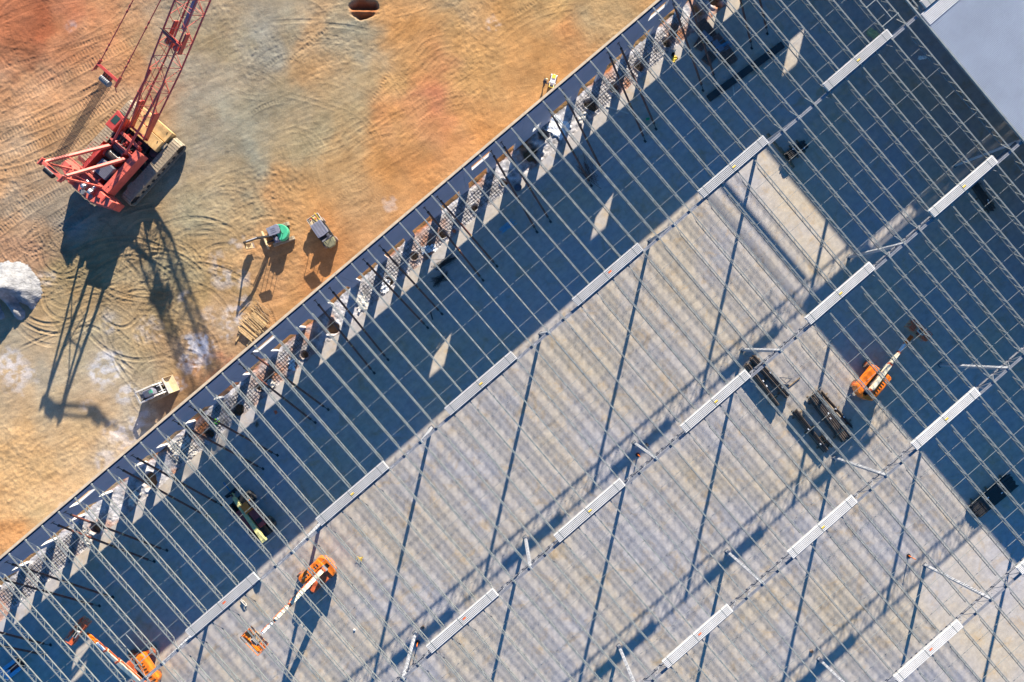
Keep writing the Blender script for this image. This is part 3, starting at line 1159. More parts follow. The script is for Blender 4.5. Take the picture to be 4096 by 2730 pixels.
# ------------------------------------------------------------------ raking braces that prop the wall
BR = [(23.2, 23.45, -8.58), (21.85, 21.71, -8.34), (16.12, 16.14, -8.9), (14.11, 14.28, -8.46), (8.49, 8.47, -8.36), (7.19, 6.67, -8.46), (0.5, 1.1, -8.45), (-1.09, -0.99, -8.28),
      (-6.64, -6.58, -8.38), (-8.64, -8.66, -8.25), (-12.8, -14.0, -8.4), (-14.6, -16.0, -8.28), (-22.3, -22.13, -8.5), (-23.8, -24.04, -8.34), (-29.9, -29.23, -8.3), (-31.9, -31.28, -8.21),
      (-36.9, -36.97, -8.16), (-38.6, -38.86, -8.29), (-45.0, -44.28, -8.24), (-46.5, -46.02, -8.21), (-52.04, -51.61, -8.2), (-54.0, -53.23, -8.4), (-59.8, -59.6, -8.6), (-61.6, -60.6, -8.16),
      (31.6, 31.64, -8.38), (29.9, 29.97, -8.45), (39.2, 39.22, -8.61), (37.1, 36.92, -8.51)]
BR.sort(key=lambda t: t[1])
for i, (ut, uf, vf) in enumerate(BR):
    pair = i // 2 + 1
    lab = 'rust-brown wall brace, %s of the %s pair from the lower left' % (('left one', 'right one')[i % 2], ordinal(pair))
    a = Vector((ut, -V_IN - 0.1, 7.3))
    f = Vector((uf, -vf, 0.12))
    t = thing('wall_brace', lab, 'brace', W(uf, vf, 0), TH, 'pipe braces propping the wall panels')
    o_ = Vector((uf, -vf, 0))
    a, f = a - o_, f - o_
    d = (a - f).normalized()
    b = MB()
    b.cyl(f + d * 0.75, a - d * 0.55, 0.105, 12)
    b.build('pipe', M['rust'], t, smooth=False)
    b = MB()
    b.cyl(f, f + d * 0.8, 0.035, 8)
    b.cyl(f + d * 0.70, f + d * 0.78, 0.13, 10)
    b.box((0, 0, 0.012), (0.22, 0.30, 0.02))
    b.box((0, 0, 0.09), (0.05, 0.16, 0.14))
    b.build('foot_shoe', M['blackmetal'], t)
    b = MB()
    b.cyl(a, a - d * 0.6, 0.035, 8)
    b.cyl(a - d * 0.5, a - d * 0.58, 0.13, 10)
    b.box((a.x, a.y + 0.08, a.z), (0.24, 0.03, 0.34))
    b.build('wall_shoe', M['blackmetal'], t)
    b = MB()
    q = f + d * (4.4 + 0.3 * (i % 3))
    b.cyl(q, q + d * 0.12, 0.125, 10)
    b.build('collar', M['dirtyyellow'], t)

# ------------------------------------------------------------------ rebar mats, rebar, sheets in the open strip
R = random.Random(21)
n = 0
for k in range(-16, 12):
    u0 = DOOR_C + k * DOOR_P + 0.1
    u1 = u0 + DOOR_P - 0.2
    if any(s0 - 1.5 < (u0 + u1) / 2 < s1 + 1.5 for s0, s1 in SOLID):
        continue
    if R.random() < (0.3 if u0 < -30 else 0.08):
        continue
    if not inframe(W(u0, -15.5, 0), 100):
        continue
    n += 1
    b = MB()
    x = 0.0
    while x < u1 - u0:
        b.cyl((x, 0, 0), (x + R.uniform(-.05, .05), -2.15, R.uniform(-.02, .02)), 0.019, 4)
        x += 0.30 + R.uniform(-0.02, 0.02)
    y = 0.1
    while y < 2.1:
        b.cyl((-0.1, -y, 0.03), (u1 - u0 + 0.1, -y + R.uniform(-.05, .05), 0.03), 0.019, 4)
        y += 0.30
    o = b.build('rebar_mat', M['rebar'])
    o.location = W(u0, -16.28, -0.07)
    o.rotation_euler = (0, 0, TH + R.uniform(-0.02, 0.02))
    tag(o, 'rusty rebar grid on gravel at the wall base, %s from the lower left' % ordinal(n), 'rebar grid', 'rebar grids in the gravel strip')


def crumple(name, label, u, v, L, Wd, rz, mt, z=0.0, amp=0.12, cat='plastic sheet', seed=1, group=None):
    R = random.Random(seed)
    n, m_ = 13, 9
    vs, fs = [], []
    for i in range(n):
        for j in range(m_):
            x = (i / (n - 1) - .5) * L * (1 + R.uniform(-.03, .03)) + (R.uniform(-.12, .12) if i in (0, n - 1) else 0)
            y = (j / (m_ - 1) - .5) * Wd * (1 + R.uniform(-.05, .05)) + (R.uniform(-.12, .12) if j in (0, m_ - 1) else 0)
            vs.append((x, y, amp * (0.45 + 0.35 * math.sin(i * 1.1 + j * .9 + seed) + 0.25 * math.sin(j * 1.7 - i * .6)) * R.uniform(0.4, 1)))
    k = len(vs)
    for x, y, zz in list(vs):
        vs.append((x, y, zz - 0.012))
    for i in range(n - 1):
        for j in range(m_ - 1):
            a = i * m_ + j
            fs.append((a, a + m_, a + m_ + 1, a + 1))
            fs.append((k + a, k + a + 1, k + a + m_ + 1, k + a + m_))
    b = MB()
    b.add(vs, fs)
    o = b.build(name, mt)
    o.location = W(u, v, z)
    o.rotation_euler = (0, 0, TH + rz)
    return tag(o, label, cat, group)


SHT = [(15.6, -15.4, 1.9, 2.1, .3, 'large white plastic sheet on the soil beside the small low wall opening'), (-3.2, -14.5, 1.6, 0.8, -.5, 'small white sheet crumpled on the gravel right of the first grid above centre'),
       (-9.2, -14.5, 1.5, .8, .6, 'crumpled white sheet on the gravel beside a dark pit near the centre of the wall'), (-12.2, -14.8, 1.7, 1.1, 1.2, 'white sheet draped over the slab edge near the dark wall gap'),
       (-21.9, -14.6, 1.2, .7, .8, 'white crumpled sheet on gravel under the brace pair left of the timber rack'), (-25.2, -14.4, 1.4, .9, .2, 'small pale sheet caught in the rebar below the timber rack'),
       (-36.3, -15.2, 2.2, 2.4, 1.3, 'wide pale sheet on the gravel beyond the worker in the green vest'), (-43.4, -14.6, 1.6, .8, .4, 'torn white sheet on the gravel at the left part of the wall'),
       (-49.6, -14.7, 1.5, .8, 1.0, 'torn white sheet on the gravel near the lower left corner'), (18.3, -14.6, 1.3, .7, .3, 'white sheet scrap on the gravel under the upper wall braces')]
for i, (u, v, L, w_, rz, lab) in enumerate(SHT):
    crumple('plastic_sheet', lab, u, v, L, w_, rz, M['white'] if i in (0, 1, 2, 4) else M['cream2'], -0.12 if v < -14 else 0.01, 0.13, seed=i + 3, group='white sheets on the gravel strip')

# low concrete haunch pieces between pits

# ------------------------------------------------------------------ helpers for machines
def track_loop(b, x0, x1, h, y, w, pitch=0.28, t=0.05, mi=0, gap=0.04):
    """crawler belt: shoes laid round a stadium outline"""
    r = h / 2
    L1 = x1 - x0 - 2 * r
    per = 2 * L1 + 2 * math.pi * r
    n = int(per / pitch)
    for k in range(n):
        s = k / n * per
        if s < L1:
            p, a = (x0 + r + s, h), 0.0
        elif s < L1 + math.pi * r:
            a = (s - L1) / r
            p = (x1 - r + r * math.sin(a), r + r * math.cos(a))
        elif s < 2 * L1 + math.pi * r:
            p, a = (x1 - r - (s - L1 - math.pi * r), 0), math.pi
        else:
            a = math.pi + (s - 2 * L1 - math.pi * r) / r
            p = (x0 + r + r * math.sin(a), r + r * math.cos(a))
        d = Vector((math.cos(a), 0, -math.sin(a)))
        nrm = Vector((math.sin(a), 0, math.cos(a)))
        c = Vector((p[0], y, p[1])) - nrm * (t / 2)
        hw = (per / n - gap) / 2
        vs = []
        for sx_, sn in ((-1, -1), (1, -1), (1, 1), (-1, 1)):
            vs.append(c + d * hw * sx_ + nrm * t / 2 * sn)
        P = [v + Vector((0, -w / 2, 0)) for v in vs] + [v + Vector((0, w / 2, 0)) for v in vs]
        b.add(P, [(0, 1, 2, 3), (7, 6, 5, 4), (0, 4, 5, 1), (1, 5, 6, 2), (2, 6, 7, 3), (3, 7, 4, 0)], mi)
        # grouser
        g0 = c + nrm * (t / 2)
        b.bar(g0 + Vector((0, -w / 2, 0)) - d * hw * .6, g0 + Vector((0, w / 2, 0)) - d * hw * .6, 0.03, 0.035, mi, up=nrm)
    b.ext([(x0 + r * .6, h - t * 1.6), (x1 - r * .6, h - t * 1.6), (x1 - t * 1.5, r), (x1 - r * .6, t * 1.6), (x0 + r * .6, t * 1.6), (x0 + t * 1.5, r)], y - w * .33, y + w * .33, mi)


# ------------------------------------------------------------------ the big red crawler crane
crane = thing('crawler_crane', 'large red crawler crane with a lattice boom, standing on the bare soil', 'crane', (-37.0, 19.6, 0), rad(48.5))
CR, CO = M['cranered'], M['craneorange']
for sy, nm in ((-1, 'right'), (1, 'left')):
    b = MB()
    track_loop(b, -4.35, 4.0, 1.25, sy * 2.93, 1.15, 0.30, 0.07)
    tr = b.build('crawler_track', M['trackpad'], crane)
    b = MB()
    b.ext([(-3.4, .35), (3.1, .35), (3.1, .95), (-3.4, .95)], sy * 2.93 - .30, sy * 2.93 + .30)
    for x in np.linspace(-3.3, 3.0, 9):
        b.cyl((x, sy * 2.93 - .4, .33), (x, sy * 2.93 + .4, .33), .2, 12)
    for x in (-3.72, 3.38):
        b.cyl((x, sy * 2.93 - .42, .625), (x, sy * 2.93 + .42, .625), .46, 16)
    b.build('track_frame', M['blackmetal'], tr)
    b = MB()
    b.box((2.6, sy * 2.93 - sy * .62, 1.34), (.75, .28, .06))
    b.box((-2.7, sy * 2.93 - sy * .62, 1.2), (.7, .25, .06))
    b.build('step_plate', M['trackpad'], tr)
b = MB()
b.box((0, 0, .85), (1.6, 5.2, .55))
b.box((0, 0, .85), (3.2, 2.4, .6))
b.cyl((0, 0, 1.1), (0, 0, 1.42), 1.25, 28)
for sy in (-1, 1):
    b.cyl((1.35, sy * 1.9, .85), (1.35, sy * 1.9, 1.18), .5, 18)
b.build('car_body', M['blackmetal'], crane, bevel=.03)
for i, x in enumerate((2.25, 3.55)):
    b = MB()
    b.extz([(x - .62, -2.15), (x + .62, -2.15), (x + .62, 1.9), (x - .62, 1.9)], .55, 1.75 - .25 * i)
    b.box((x + .3, -1.7, 1.8 - .25 * i), (.18, .06, .1))
    b.box((x + .1, 1.2, 1.8 - .25 * i), (.18, .06, .1))
    b.build('carbody_weight', M['dirtyyellow'], crane, bevel=.05)
b = MB()
b.box((-2.0, 0, 1.62), (5.6, 3.0, .3))
b.build('turntable_deck', M['blackmetal'], crane, bevel=.03)
for sy, w_, x1 in ((-1, .78, .6), (1, .35, -1.2)):
    b = MB()
    b.box(((x1 - 4.55) / 2, sy * (1.66 if sy < 0 else 1.45), 2.15), (x1 + 4.55, w_, 1.25))
    for x in (-3.4, -2.5, -1.2):
        b.box((x, sy * (1.66 + w_ * .5), 2.2), (.6, .02, .7))
        b.box((x + .4, sy * 1.66, 2.785), (.03, w_ + .01, .03))
    for x in (-3.9, -2.9, -1.7, -.4):
        b.cyl((x, sy * 1.66, 2.77), (x, sy * 1.66, 2.83), .07, 8)
    h = b.build('side_housing', CO if sy < 0 else CR, crane, bevel=.04)
    b = MB()
    for x in np.linspace(-4.3, x1 - .3, 8):
        b.cyl((x, sy * 2.02, 2.77), (x, sy * 2.02, 3.4), .018, 5)
    b.cyl((-4.3, sy * 2.02, 3.4), (x1 - .3, sy * 2.02, 3.4), .018, 5)
    b.build('handrail', CO, h)
b = MB()
b.extz([(-4.7, -3.25), (-5.55, -3.25), (-6.45, -1.25), (-6.45, 1.25), (-5.55, 3.45), (-4.7, 3.45), (-4.6, 1.0), (-4.6, -1.0)], .95, 2.25)
cw = b.build('counterweight', CO, crane, bevel=.06)
for sy in (-1, 1):
    b = MB()
    b.extz([(-4.75, sy * 1.45), (-5.62, sy * 1.45), (-6.35, sy * 1.3), (-5.5, sy * 3.2), (-4.75, sy * 3.2)] if sy > 0 else [(-4.75, -3.2), (-5.5, -3.2), (-6.35, -1.3), (-5.62, -1.45), (-4.75, -1.45)], 2.255, 3.0, top=.94)
    b.build('upper_slab', CO, cw, bevel=.05)
    b = MB()
    b.box((-5.1, sy * 2.3, 3.05), (.7, .12, .06))
    b.box((-5.35, sy * 1.7, 3.08), (.12, .5, .14))
    b.build('lifting_lug', CR, cw)
b = MB()
for y in (-.55, .35):
    b.cyl((-5.6, y - .17, 2.45), (-5.6, y + .17, 2.45), .3, 16)
    b.cyl((-5.05, y - .1, 2.4), (-5.05, y + .1, 2.4), .22, 14)
b.build('rear_sheave', M['lightmetal'], crane)
b = MB()
b.cyl((-6.1, 0, 2.25), (-6.1, 0, 2.62), .26, 16)
b.cyl((-5.9, -.9, 2.25), (-5.9, -.9, 2.55), .2, 14)
b.build('air_tank', M['greymetal'], crane)
# engine with ribbed cooler, winches, hoses
b = MB()
b.box((-2.95, -.25, 2.35), (1.5, 1.55, 1.2))
en = b.build('engine_cooler', M['greymetal'], crane, bevel=.03)
b = MB()
for k in range(11):
    b.box((-3.6 + k * .13, -.25, 2.985), (.05, 1.5, .06))
b.build('cooler_rib', M['canopygrey'], en)
for x, y, r, mt in ((-1.45, .15, .48, 'pipebrown'), (-.45, .1, .42, 'greymetal'), (-4.05, .15, .38, 'cranered')):
    b = MB()
    b.cyl((x, y - .7, 2.3), (x, y + .7, 2.3), r, 20)
    dr = b.build('winch_drum', M[mt], crane, smooth=False)
    b = MB()
    for s_ in (-.72, .72):
        b.cyl((x, y + s_ - .04, 2.3), (x, y + s_ + .04, 2.3), r + .16, 20)
    b.build('drum_flange', CR, dr)
    b = MB()
    for k in range(9):
        b.cyl((x, y - .6 + k * .15, 2.3), (x, y - .56 + k * .15, 2.3), r + .035, 18)
    b.build('wound_rope', M['rebar'], dr)
b = MB()
R = random.Random(4)
for k in range(16):
    x, y = R.uniform(-1.0, .5), R.uniform(-1.0, 1.0)
    pts = [(x, y, 1.9)]
    for _ in range(4):
        x += R.uniform(-.3, .3)
        y += R.uniform(-.3, .3)
        pts.append((x, y, R.uniform(2.1, 2.9)))
    b.rod(pts, .03, 5)
b.build('hydraulic_hose', M['blackmetal'], crane)
b = MB()
for k in range(22):
    x, y = R.uniform(-.9, 1.4), R.uniform(-1.15, 1.15)
    b.box((x, y, R.uniform(1.9, 2.5)), (R.uniform(.15, .6), R.uniform(.08, .4), R.uniform(.1, .4)), R.choice((0, 0, .4)))
b.build('front_machinery', CR, crane, bevel=.015)
b = MB()
b.box((-.2, 0, 2.75), (.22, 2.7, .25))
b.box((.9, 0, 2.35), (.3, 2.3, .5))
b.box((-4.35, 0, 2.6), (.25, 3.0, .3))
b.build('cross_member', CO, crane, bevel=.02)
# operator cab
b = MB()
b.extz([(.5, 1.5), (2.25, 1.5), (2.45, 2.5), (.5, 2.5)], 1.5, 3.15)
cab = b.build('operator_cab', CR, crane, bevel=.06)
b = MB()
b.box((1.55, 2.0, 3.16), (.85, .62, .02))
b.box((2.42, 2.0, 2.5), (.05, .8, 1.0), rz=-.15)
b.box((1.4, 2.515, 2.5), (1.4, .03, .9))
b.build('cab_window', M['glass'], cab)
b = MB()
for x in (.6, 1.4, 2.3):
    b.cyl((x, 2.75, 1.5), (x, 2.75, 2.4), .02, 5)
b.cyl((.6, 2.75, 2.4), (2.3, 2.75, 2.4), .02, 5)
b.box((1.45, 2.65, 1.5), (1.9, .4, .04))
b.build('cab_walkway', CO, cab)

# A-frame gantry
b = MB()
for sy in (-1, 1):
    b.bar((-.85, sy * 1.0, 2.7), (-5.05, sy * 1.05, 8.25), .30, .30, w2=.24, h2=.26)
fr = b.build('gantry_front_leg', CO, crane, bevel=.03)
b = MB()
for sy in (-1, 1):
    b.bar((-4.45, sy * 1.15, 2.6), (-5.1, sy * 1.0, 8.1), .16, .18)
b.bar((-4.55, -1.1, 4.4), (-4.9, .95, 7.0), .08, .08)
b.bar((-4.55, 1.1, 4.4), (-4.9, -.95, 7.0), .08, .08)
b.build('gantry_rear_leg', CO, crane)
b = MB()
b.bar((-5.1, -1.35, 8.3), (-5.1, 1.3, 8.3), .34, .42)
b.bar((-3.6, -1.02, 6.3), (-3.6, 1.02, 6.3), .12, .12)
for y in (-1.2, 1.2):
    b.box((-5.15, y, 8.35), (.75, .14, .55))
gh = b.build('gantry_head', CO, crane, bevel=.03)
b = MB()
for k in range(9):
    b.cyl((-5.45, -.45 + k * .11, 8.3), (-5.45, -.38 + k * .11, 8.3), .30, 16)
b.build('sheave_block', M['blackmetal'], gh)

# lattice boom: 30 degrees above the horizon
BA = rad(30)
FT = Vector((1.98, 0, 2.2))
bx = Vector((math.cos(BA), 0, math.sin(BA)))
bz = Vector((-math.sin(BA), 0, math.cos(BA)))
by = Vector((0, 1, 0))


def bp_(s, y, z):
    return FT + bx * s + by * y + bz * z


BL, HW = 41.0, .95


def hd(s):
    return .22 + (.86 - .22) * min(1, s / 8.0) if s < 33 else max(.25, .86 - (s - 33) * .075)


boom = bpy.data.objects.new('boom', None)
b = MB()
for sy in (-1, 1):
    for sz in (-1, 1):
        P = [bp_(s, sy * (HW if s < 33 else max(.3, HW - (s - 33) * .075)), sz * hd(s)) for s in (0, 2, 4, 6, 8, 12, 20, 33, 37, 41)]
        b.rod(P, .082, 8)
boom = b.build('boom_chord', CR, crane)
b = MB()
s = 1.2
i = 0
while s < BL - 1.4:
    e = s + 1.45
    for sy in (-1, 1):
        z0, z1 = (-1, 1) if i % 2 else (1, -1)
        b.cyl(bp_(s, sy * HW, z0 * hd(s)), bp_(e, sy * HW, z1 * hd(e)), .036, 5)
    for sz in (-1, 1):
        y0, y1 = (-1, 1) if (i + (sz > 0)) % 2 else (1, -1)
        b.cyl(bp_(s, y0 * HW, sz * hd(s)), bp_(e, y1 * HW, sz * hd(e)), .036, 5)
        if i % 2:
            b.cyl(bp_(s, -HW, sz * hd(s)), bp_(s, HW, sz * hd(s)), .032, 5)
    if i % 3 == 0:
        b.cyl(bp_(s, -HW, -hd(s)), bp_(s, HW, hd(s)), .028, 5)
    for sy in (-1, 1):
        if i % 3 == 1:
            b.cyl(bp_(s, sy * HW, -hd(s)), bp_(s, sy * HW, hd(s)), .03, 5)
    s = e
    i += 1
b.build('boom_lacing', CO, crane)
b = MB()
for sy in (-1, 1):
    b.bar(bp_(-.1, sy * HW, 0), bp_(3.2, sy * HW, 0), .16, .62, up=bz)
b.cyl(bp_(0, -1.15, 0), bp_(0, 1.15, 0), .13, 10)
b.build('boom_foot', CR, crane, bevel=.02)
b = MB()
b.bar(bp_(11.2, -1.25, .95), bp_(11.2, .75, .95), .20, .5, up=bz)
b.bar(bp_(10.2, -1.15, .5), bp_(12.4, -1.15, .5), .14, .5, up=bz)
b.bar(bp_(10.2, .4, .4), bp_(12.6, .4, .4), .14, .5, up=bz)
xh = b.build('boom_crosshead', CR, crane, bevel=.02)
b = MB()
b.bar(bp_(11.36, -.9, 1.22), bp_(11.36, .95, 1.22), .10, .06, up=bz)
b.build('guide_roller', M['blackmetal'], xh)
b = MB()
for y in (-.8, -.3, .2):
    b.cyl(bp_(10.6, y - .09, .75), bp_(10.6, y + .09, .75), .33, 16)
b.build('boom_sheave', CO, xh)
b = MB()
for k in range(14):
    s0, s1 = 11.8 + k * 2.0, 13.75 + k * 2.0
    b.bar(bp_(s0, .15, -.55), bp_(s1, .15, -.55), .5, .05, up=bz)
b.build('boom_walkway', M['grating'], crane)
b = MB()
for sy in (-1, 1):
    b.cyl((-.4, sy * .85, 2.9), bp_(6.9, sy * .88, .55), .12, 10)
    for t in (.3, .5, .7):
        p = Vector((-.4, sy * .85, 2.9)).lerp(bp_(6.9, sy * .88, .55), t)
        b.cyl(p - bx * .02, p + bx * .09, .15, 10)
b.build('backstop', CR, crane)
BR_ = Vector((5.2, 0, 11.5))
TIP = bp_(BL, 0, .4)
b = MB()
b.bar(BR_ + Vector((0, -1.2, 0)), BR_ + Vector((0, 1.15, 0)), .26, .34)
for y in (-1.15, 1.1):
    b.bar(BR_ + Vector((.45, y, .15)), BR_ + Vector((-.55, y * 1.05, -.1)), .08, .3)
    b.bar(BR_ + Vector((-.55, y * 1.05, -.1)), BR_ + Vector((-.85, y * 1.28, -.3)), .07, .07)
for y in (-.5, -.25, 0, .25):
    b.bar(BR_ + Vector((0, y, 0)), BR_ + Vector((-.7, y, -.2)), .06, .28)
br = b.build('bridle_frame', CR, crane, bevel=.015)
b = MB()
for k in range(6):
    b.cyl(BR_ + Vector((-.72, -.6 + k * .16, -.2)), BR_ + Vector((-.72, -.49 + k * .16, -.2)), .30, 18)
b.build('bridle_sheave', M['greymetal'], br)
b = MB()
for y in (-1.15, 1.1):
    b.cyl(BR_ + Vector((.4, y, .15)), TIP + Vector((0, y * .6, .3)), .042, 6)
    d = (TIP - BR_).normalized()
    for t in (1.0, 1.5, 4.9, 5.4, 9.5, 10.0):
        q = BR_ + Vector((.4, y, .15)) + (TIP + Vector((0, y * .6, .3)) - BR_ - Vector((.4, y, .15))).normalized() * t
        b.cyl(q, q + d * .22, .075, 6)
b.build('boom_pendant', CR, crane)
b = MB()
for k in range(9):
    for dz in (0, .42):
        b.cyl(BR_ + Vector((-.8, -.55 + k * .11, -.2 - dz)), (-5.3, -.42 + k * .105, 8.45 - dz * .8), .016, 4)
b.build('hoist_rope', M['rebar'], crane)
b = MB()
for y in (-.2, .2):
    b.cyl((-1.3, y, 2.8), bp_(10.6, y - .3, 1.0), .02, 4)
    b.cyl(bp_(10.6, y - .3, 1.0), bp_(BL, y * .5, .6), .02, 4)
b.build('load_rope', M['rebar'], crane)
b = MB()
for k in range(3):
    b.cyl(bp_(BL, -.3 + k * .3, 0), bp_(BL, -.2 + k * .3, 0), .45, 16)
b.build('tip_sheave', CR, crane)

# ------------------------------------------------------------------ green mini excavator
p = at(1126, 939, 0.2)
t = thing('mini_excavator', 'green mini excavator with grey canopy and black arm on the soil', 'excavator', (p.x, p.y, 0), rad(201))
for sy in (-1, 1):
    b = MB()
    track_loop(b, -1.18, 1.15, .52, sy * .78, .38, .16, .04)
    b.build('crawler_track', M['trackpad'], t)
b = MB()
b.box((0, 0, .42), (1.3, 1.2, .3))
b.cyl((0, 0, .5), (0, 0, .68), .45, 20)
b.bar((.9, -.3, .35), (1.75, -.3, .28), .1, .12)
b.bar((.9, .3, .35), (1.75, .3, .28), .1, .12)
b.build('undercarriage', M['blackmetal'], t)
b = MB()
b.ext([(1.70, .02), (1.82, .05), (1.78, .25), (1.84, .45), (1.74, .45), (1.66, .25)], -.98, .98)
b.build('dozer_blade', M['tan'], t, bevel=.015)
b = MB()
arc_ = [(-.15 - .88 * math.cos(rad(a)), .88 * math.sin(rad(a))) for a in np.linspace(-88, 88, 15)]
b.extz(arc_ + [(.15, .80), (.15, -.80)], .68, 1.35, top=.96)
b.build('engine_house', M['excgreen'], t, bevel=.04)
b = MB()
b.extz([(.75, .2), (.75, .78), (-.1, .80), (-.1, .2)], .68, .95)
b.extz([(.62, -.75), (.62, .1), (.1, .1), (.1, -.75)], .68, .8)
b.cyl((.35, .5, .95), (.35, .5, 1.25), .22, 14)
b.build('side_cover', M['canopygrey'], t, bevel=.03)
b = MB()
b.box((-.05, -.15, 1.05), (.5, .5, .12))
b.box((-.3, -.15, 1.3), (.12, .5, .55))
b.box((.4, -.42, 1.1), (.2, .1, .5))
b.box((.4, .12, 1.1), (.2, .1, .5))
b.build('seat', M['blackmetal'], t, bevel=.03)
b = MB()
b.extz([(.75, -.55), (.68, .32), (-.35, .36), (-.52, .15), (-.55, -.45), (-.38, -.62)], 2.38, 2.46)
ca = b.build('canopy', M['canopygrey'], t, bevel=.03)
b = MB()
for y in (-.35, -.15, .05):
    b.box((.1, y, 2.47), (.5, .07, .03))
b.build('canopy_rib', M['canopygrey'], ca)
b = MB()
for x, y in ((.62, -.48), (.62, .26), (-.42, -.5), (-.42, .26)):
    b.cyl((x, y, .7), (x, y, 2.4), .03, 6)
b.build('canopy_post', M['blackmetal'], t)
b = MB()
b.box((.88, -.1, .62), (.35, .3, .35))
b.bar((.95, -.1, .75), (2.0, -.02, 2.25), .2, .26)
b.bar((1.9, -.03, 2.15), (3.35, .05, 2.55), .2, .24, w2=.16, h2=.18)
bm_ = b.build('boom', M['blackmetal'], t, bevel=.02)
b = MB()
b.cyl((1.2, -.1, .65), (2.05, -.02, 1.75), .05, 8)
b.cyl((1.9, -.03, 2.42), (2.95, .03, 2.75), .045, 8)
b.build('hydraulic_ram', M['lightmetal'], bm_)
b = MB()
b.bar((3.15, .04, 2.75), (3.62, .06, 1.15), .15, .2, w2=.12, h2=.14)
b.build('stick', M['blackmetal'], t, bevel=.02)
b = MB()
b.ext([(3.62, 1.2), (3.75, .95), (3.72, .62), (3.45, .42), (3.1, .45), (3.14, .52), (3.42, .52), (3.6, .68), (3.58, 1.0)], -.2, .34)
for y in (-.2, .32):
    b.ext([(3.62, 1.2), (3.75, .95), (3.72, .62), (3.45, .42), (3.1, .45), (3.3, .9)], y, y + .025)
bk = b.build('bucket', M['tan'], t)
b = MB()
for k in range(4):
    b.box((3.04, -.14 + k * .15, .46), (.16, .06, .05))
b.build('bucket_tooth', M['lightmetal'], bk)

# ------------------------------------------------------------------ utility vehicle
p = at(1293, 930, 0.7)
t = thing('utility_vehicle', 'small utility vehicle with grey roof and loaded cargo bed on the soil', 'utility vehicle', (p.x, p.y, 0), rad(-56))
b = MB()
b.extz([(-1.75, -.68), (1.2, -.7), (1.65, -.5), (1.75, -.2), (1.75, .2), (1.65, .5), (1.2, .7), (-1.75, .68)], .38, .72)
b.build('body', M['blackmetal'], t, bevel=.04)
b = MB()
b.extz([(.95, -.66), (1.5, -.6), (1.85, -.3), (1.85, .3), (1.5, .6), (.95, .66)], .72, 1.12, top=.86)
for y in (-.3, .3):
    b.bar((1.0, y, 1.14), (1.7, y * .7, 1.08), .08, .06)
b.build('hood', M['olive'], t, bevel=.04)
for x in (-1.15, 1.2):
    for y in (-.66, .66):
        b = MB()
        b.wheel((x, y, .33), .33, .26)
        w_ = b.build('wheel', M['dustrubber'], t)
        b = MB()
        b.cyl((x, y + .14 * (1 if y > 0 else -1), .33), (x, y + .08 * (1 if y > 0 else -1), .33), .17, 14)
        b.build('rim', M['lightmetal'], w_)
b = MB()
b.extz([(-.95, -.64), (.55, -.62), (.62, 0), (.55, .62), (-.95, .64)], 1.86, 1.92)
rf = b.build('roof', M['canopygrey'], t, bevel=.03)
b = MB()
for y in (-.42, -.12, .18, .46):
    b.box((-.2, y, 1.935), (1.3, .05, .025))
b.build('roof_rib', M['greymetal'], rf)
b = MB()
for x0, x1 in ((1.0, .55), (-.9, -.9)):
    for y in (-.62, .62):
        b.cyl((x0, y, .7), (x1, y * .96, 1.88), .03, 6)
b.build('roll_cage', M['blackmetal'], t)
b = MB()
b.box((-.05, 0, .88), (.55, 1.15, .14))
b.box((-.35, 0, 1.15), (.12, 1.15, .5))
b.cyl((.62, .3, 1.15), (.66, .3, 1.2), .17, 14)
b.box((.85, 0, .98), (.2, 1.2, .18))
b.build('bench_seat', M['greymetal'], t, bevel=.03)
b = MB()
b.box((-1.42, 0, .8), (.95, 1.34, .05))
for y in (-.66, .66):
    b.box((-1.42, y, .95), (.95, .04, .3))
b.box((-1.9, 0, .95), (.04, 1.34, .3))
b.build('cargo_bed', M['cream2'], t)
b = MB()
b.box((-1.4, .05, .98), (.75, .5, .25), rz=.1)
b.box((-1.45, -.42, 1.0), (.6, .3, .2), rz=-.2)
b.box((-1.15, .45, .98), (.3, .3, .22))
b.build('load', M['tan'], t, bevel=.02)
b = MB()
b.bar((-2.05, .42, 1.12), (-.6, .5, 1.2), .06, .06)
b.bar((-1.95, -.1, 1.14), (-.9, .25, 1.16), .05, .05)
b.build('long_tool', M['yellow'], t)
b = MB()
b.cyl((-1.6, .2, 1.1), (-1.45, .2, 1.1), .09, 8)
b.box((-1.7, -.3, 1.12), (.14, .1, .1))
b.build('red_tool', M['orangetag'], t)

# ------------------------------------------------------------------ compact track loader
p = at(612, 1568, 0.9)
LOADER = t = thing('track_loader', 'dusty white compact track loader with empty wide bucket beside the wall', 'loader', (p.x, p.y, 0), rad(25.5))
for sy in (-1, 1):
    b = MB()
    track_loop(b, -1.3, 1.2, .72, sy * .80, .42, .16, .04)
    b.build('crawler_track', M['trackpad'], t)
b = MB()
b.extz([(-1.35, -.58), (1.05, -.58), (1.05, .58), (-1.35, .58)], .4, 1.15)
b.build('chassis', M['blackmetal'], t, bevel=.04)
b = MB()
b.box((-1.35, 0, 1.0), (.18, 1.3, .85))
b.box((-1.0, .1, 1.25), (.6, .8, .25))
b.build('rear_door', M['greymetal'], t, bevel=.03)
b = MB()
b.extz([(-.75, -.42), (.45, -.42), (.52, 0), (.45, .42), (-.75, .42)], 1.1, 1.98, top=.94)
cb = b.build('cab', M['canopygrey'], t, bevel=.05)
b = MB()
for k in range(6):
    b.box((-.15, -.3 + k * .12, 2.0), (.95, .035, .025))
b.build('roof_rib', M['greymetal'], cb)
b = MB()
b.box((.2, 0, 1.985), (.42, .4, .02))
b.build('roof_window', M['excgreen'], cb)
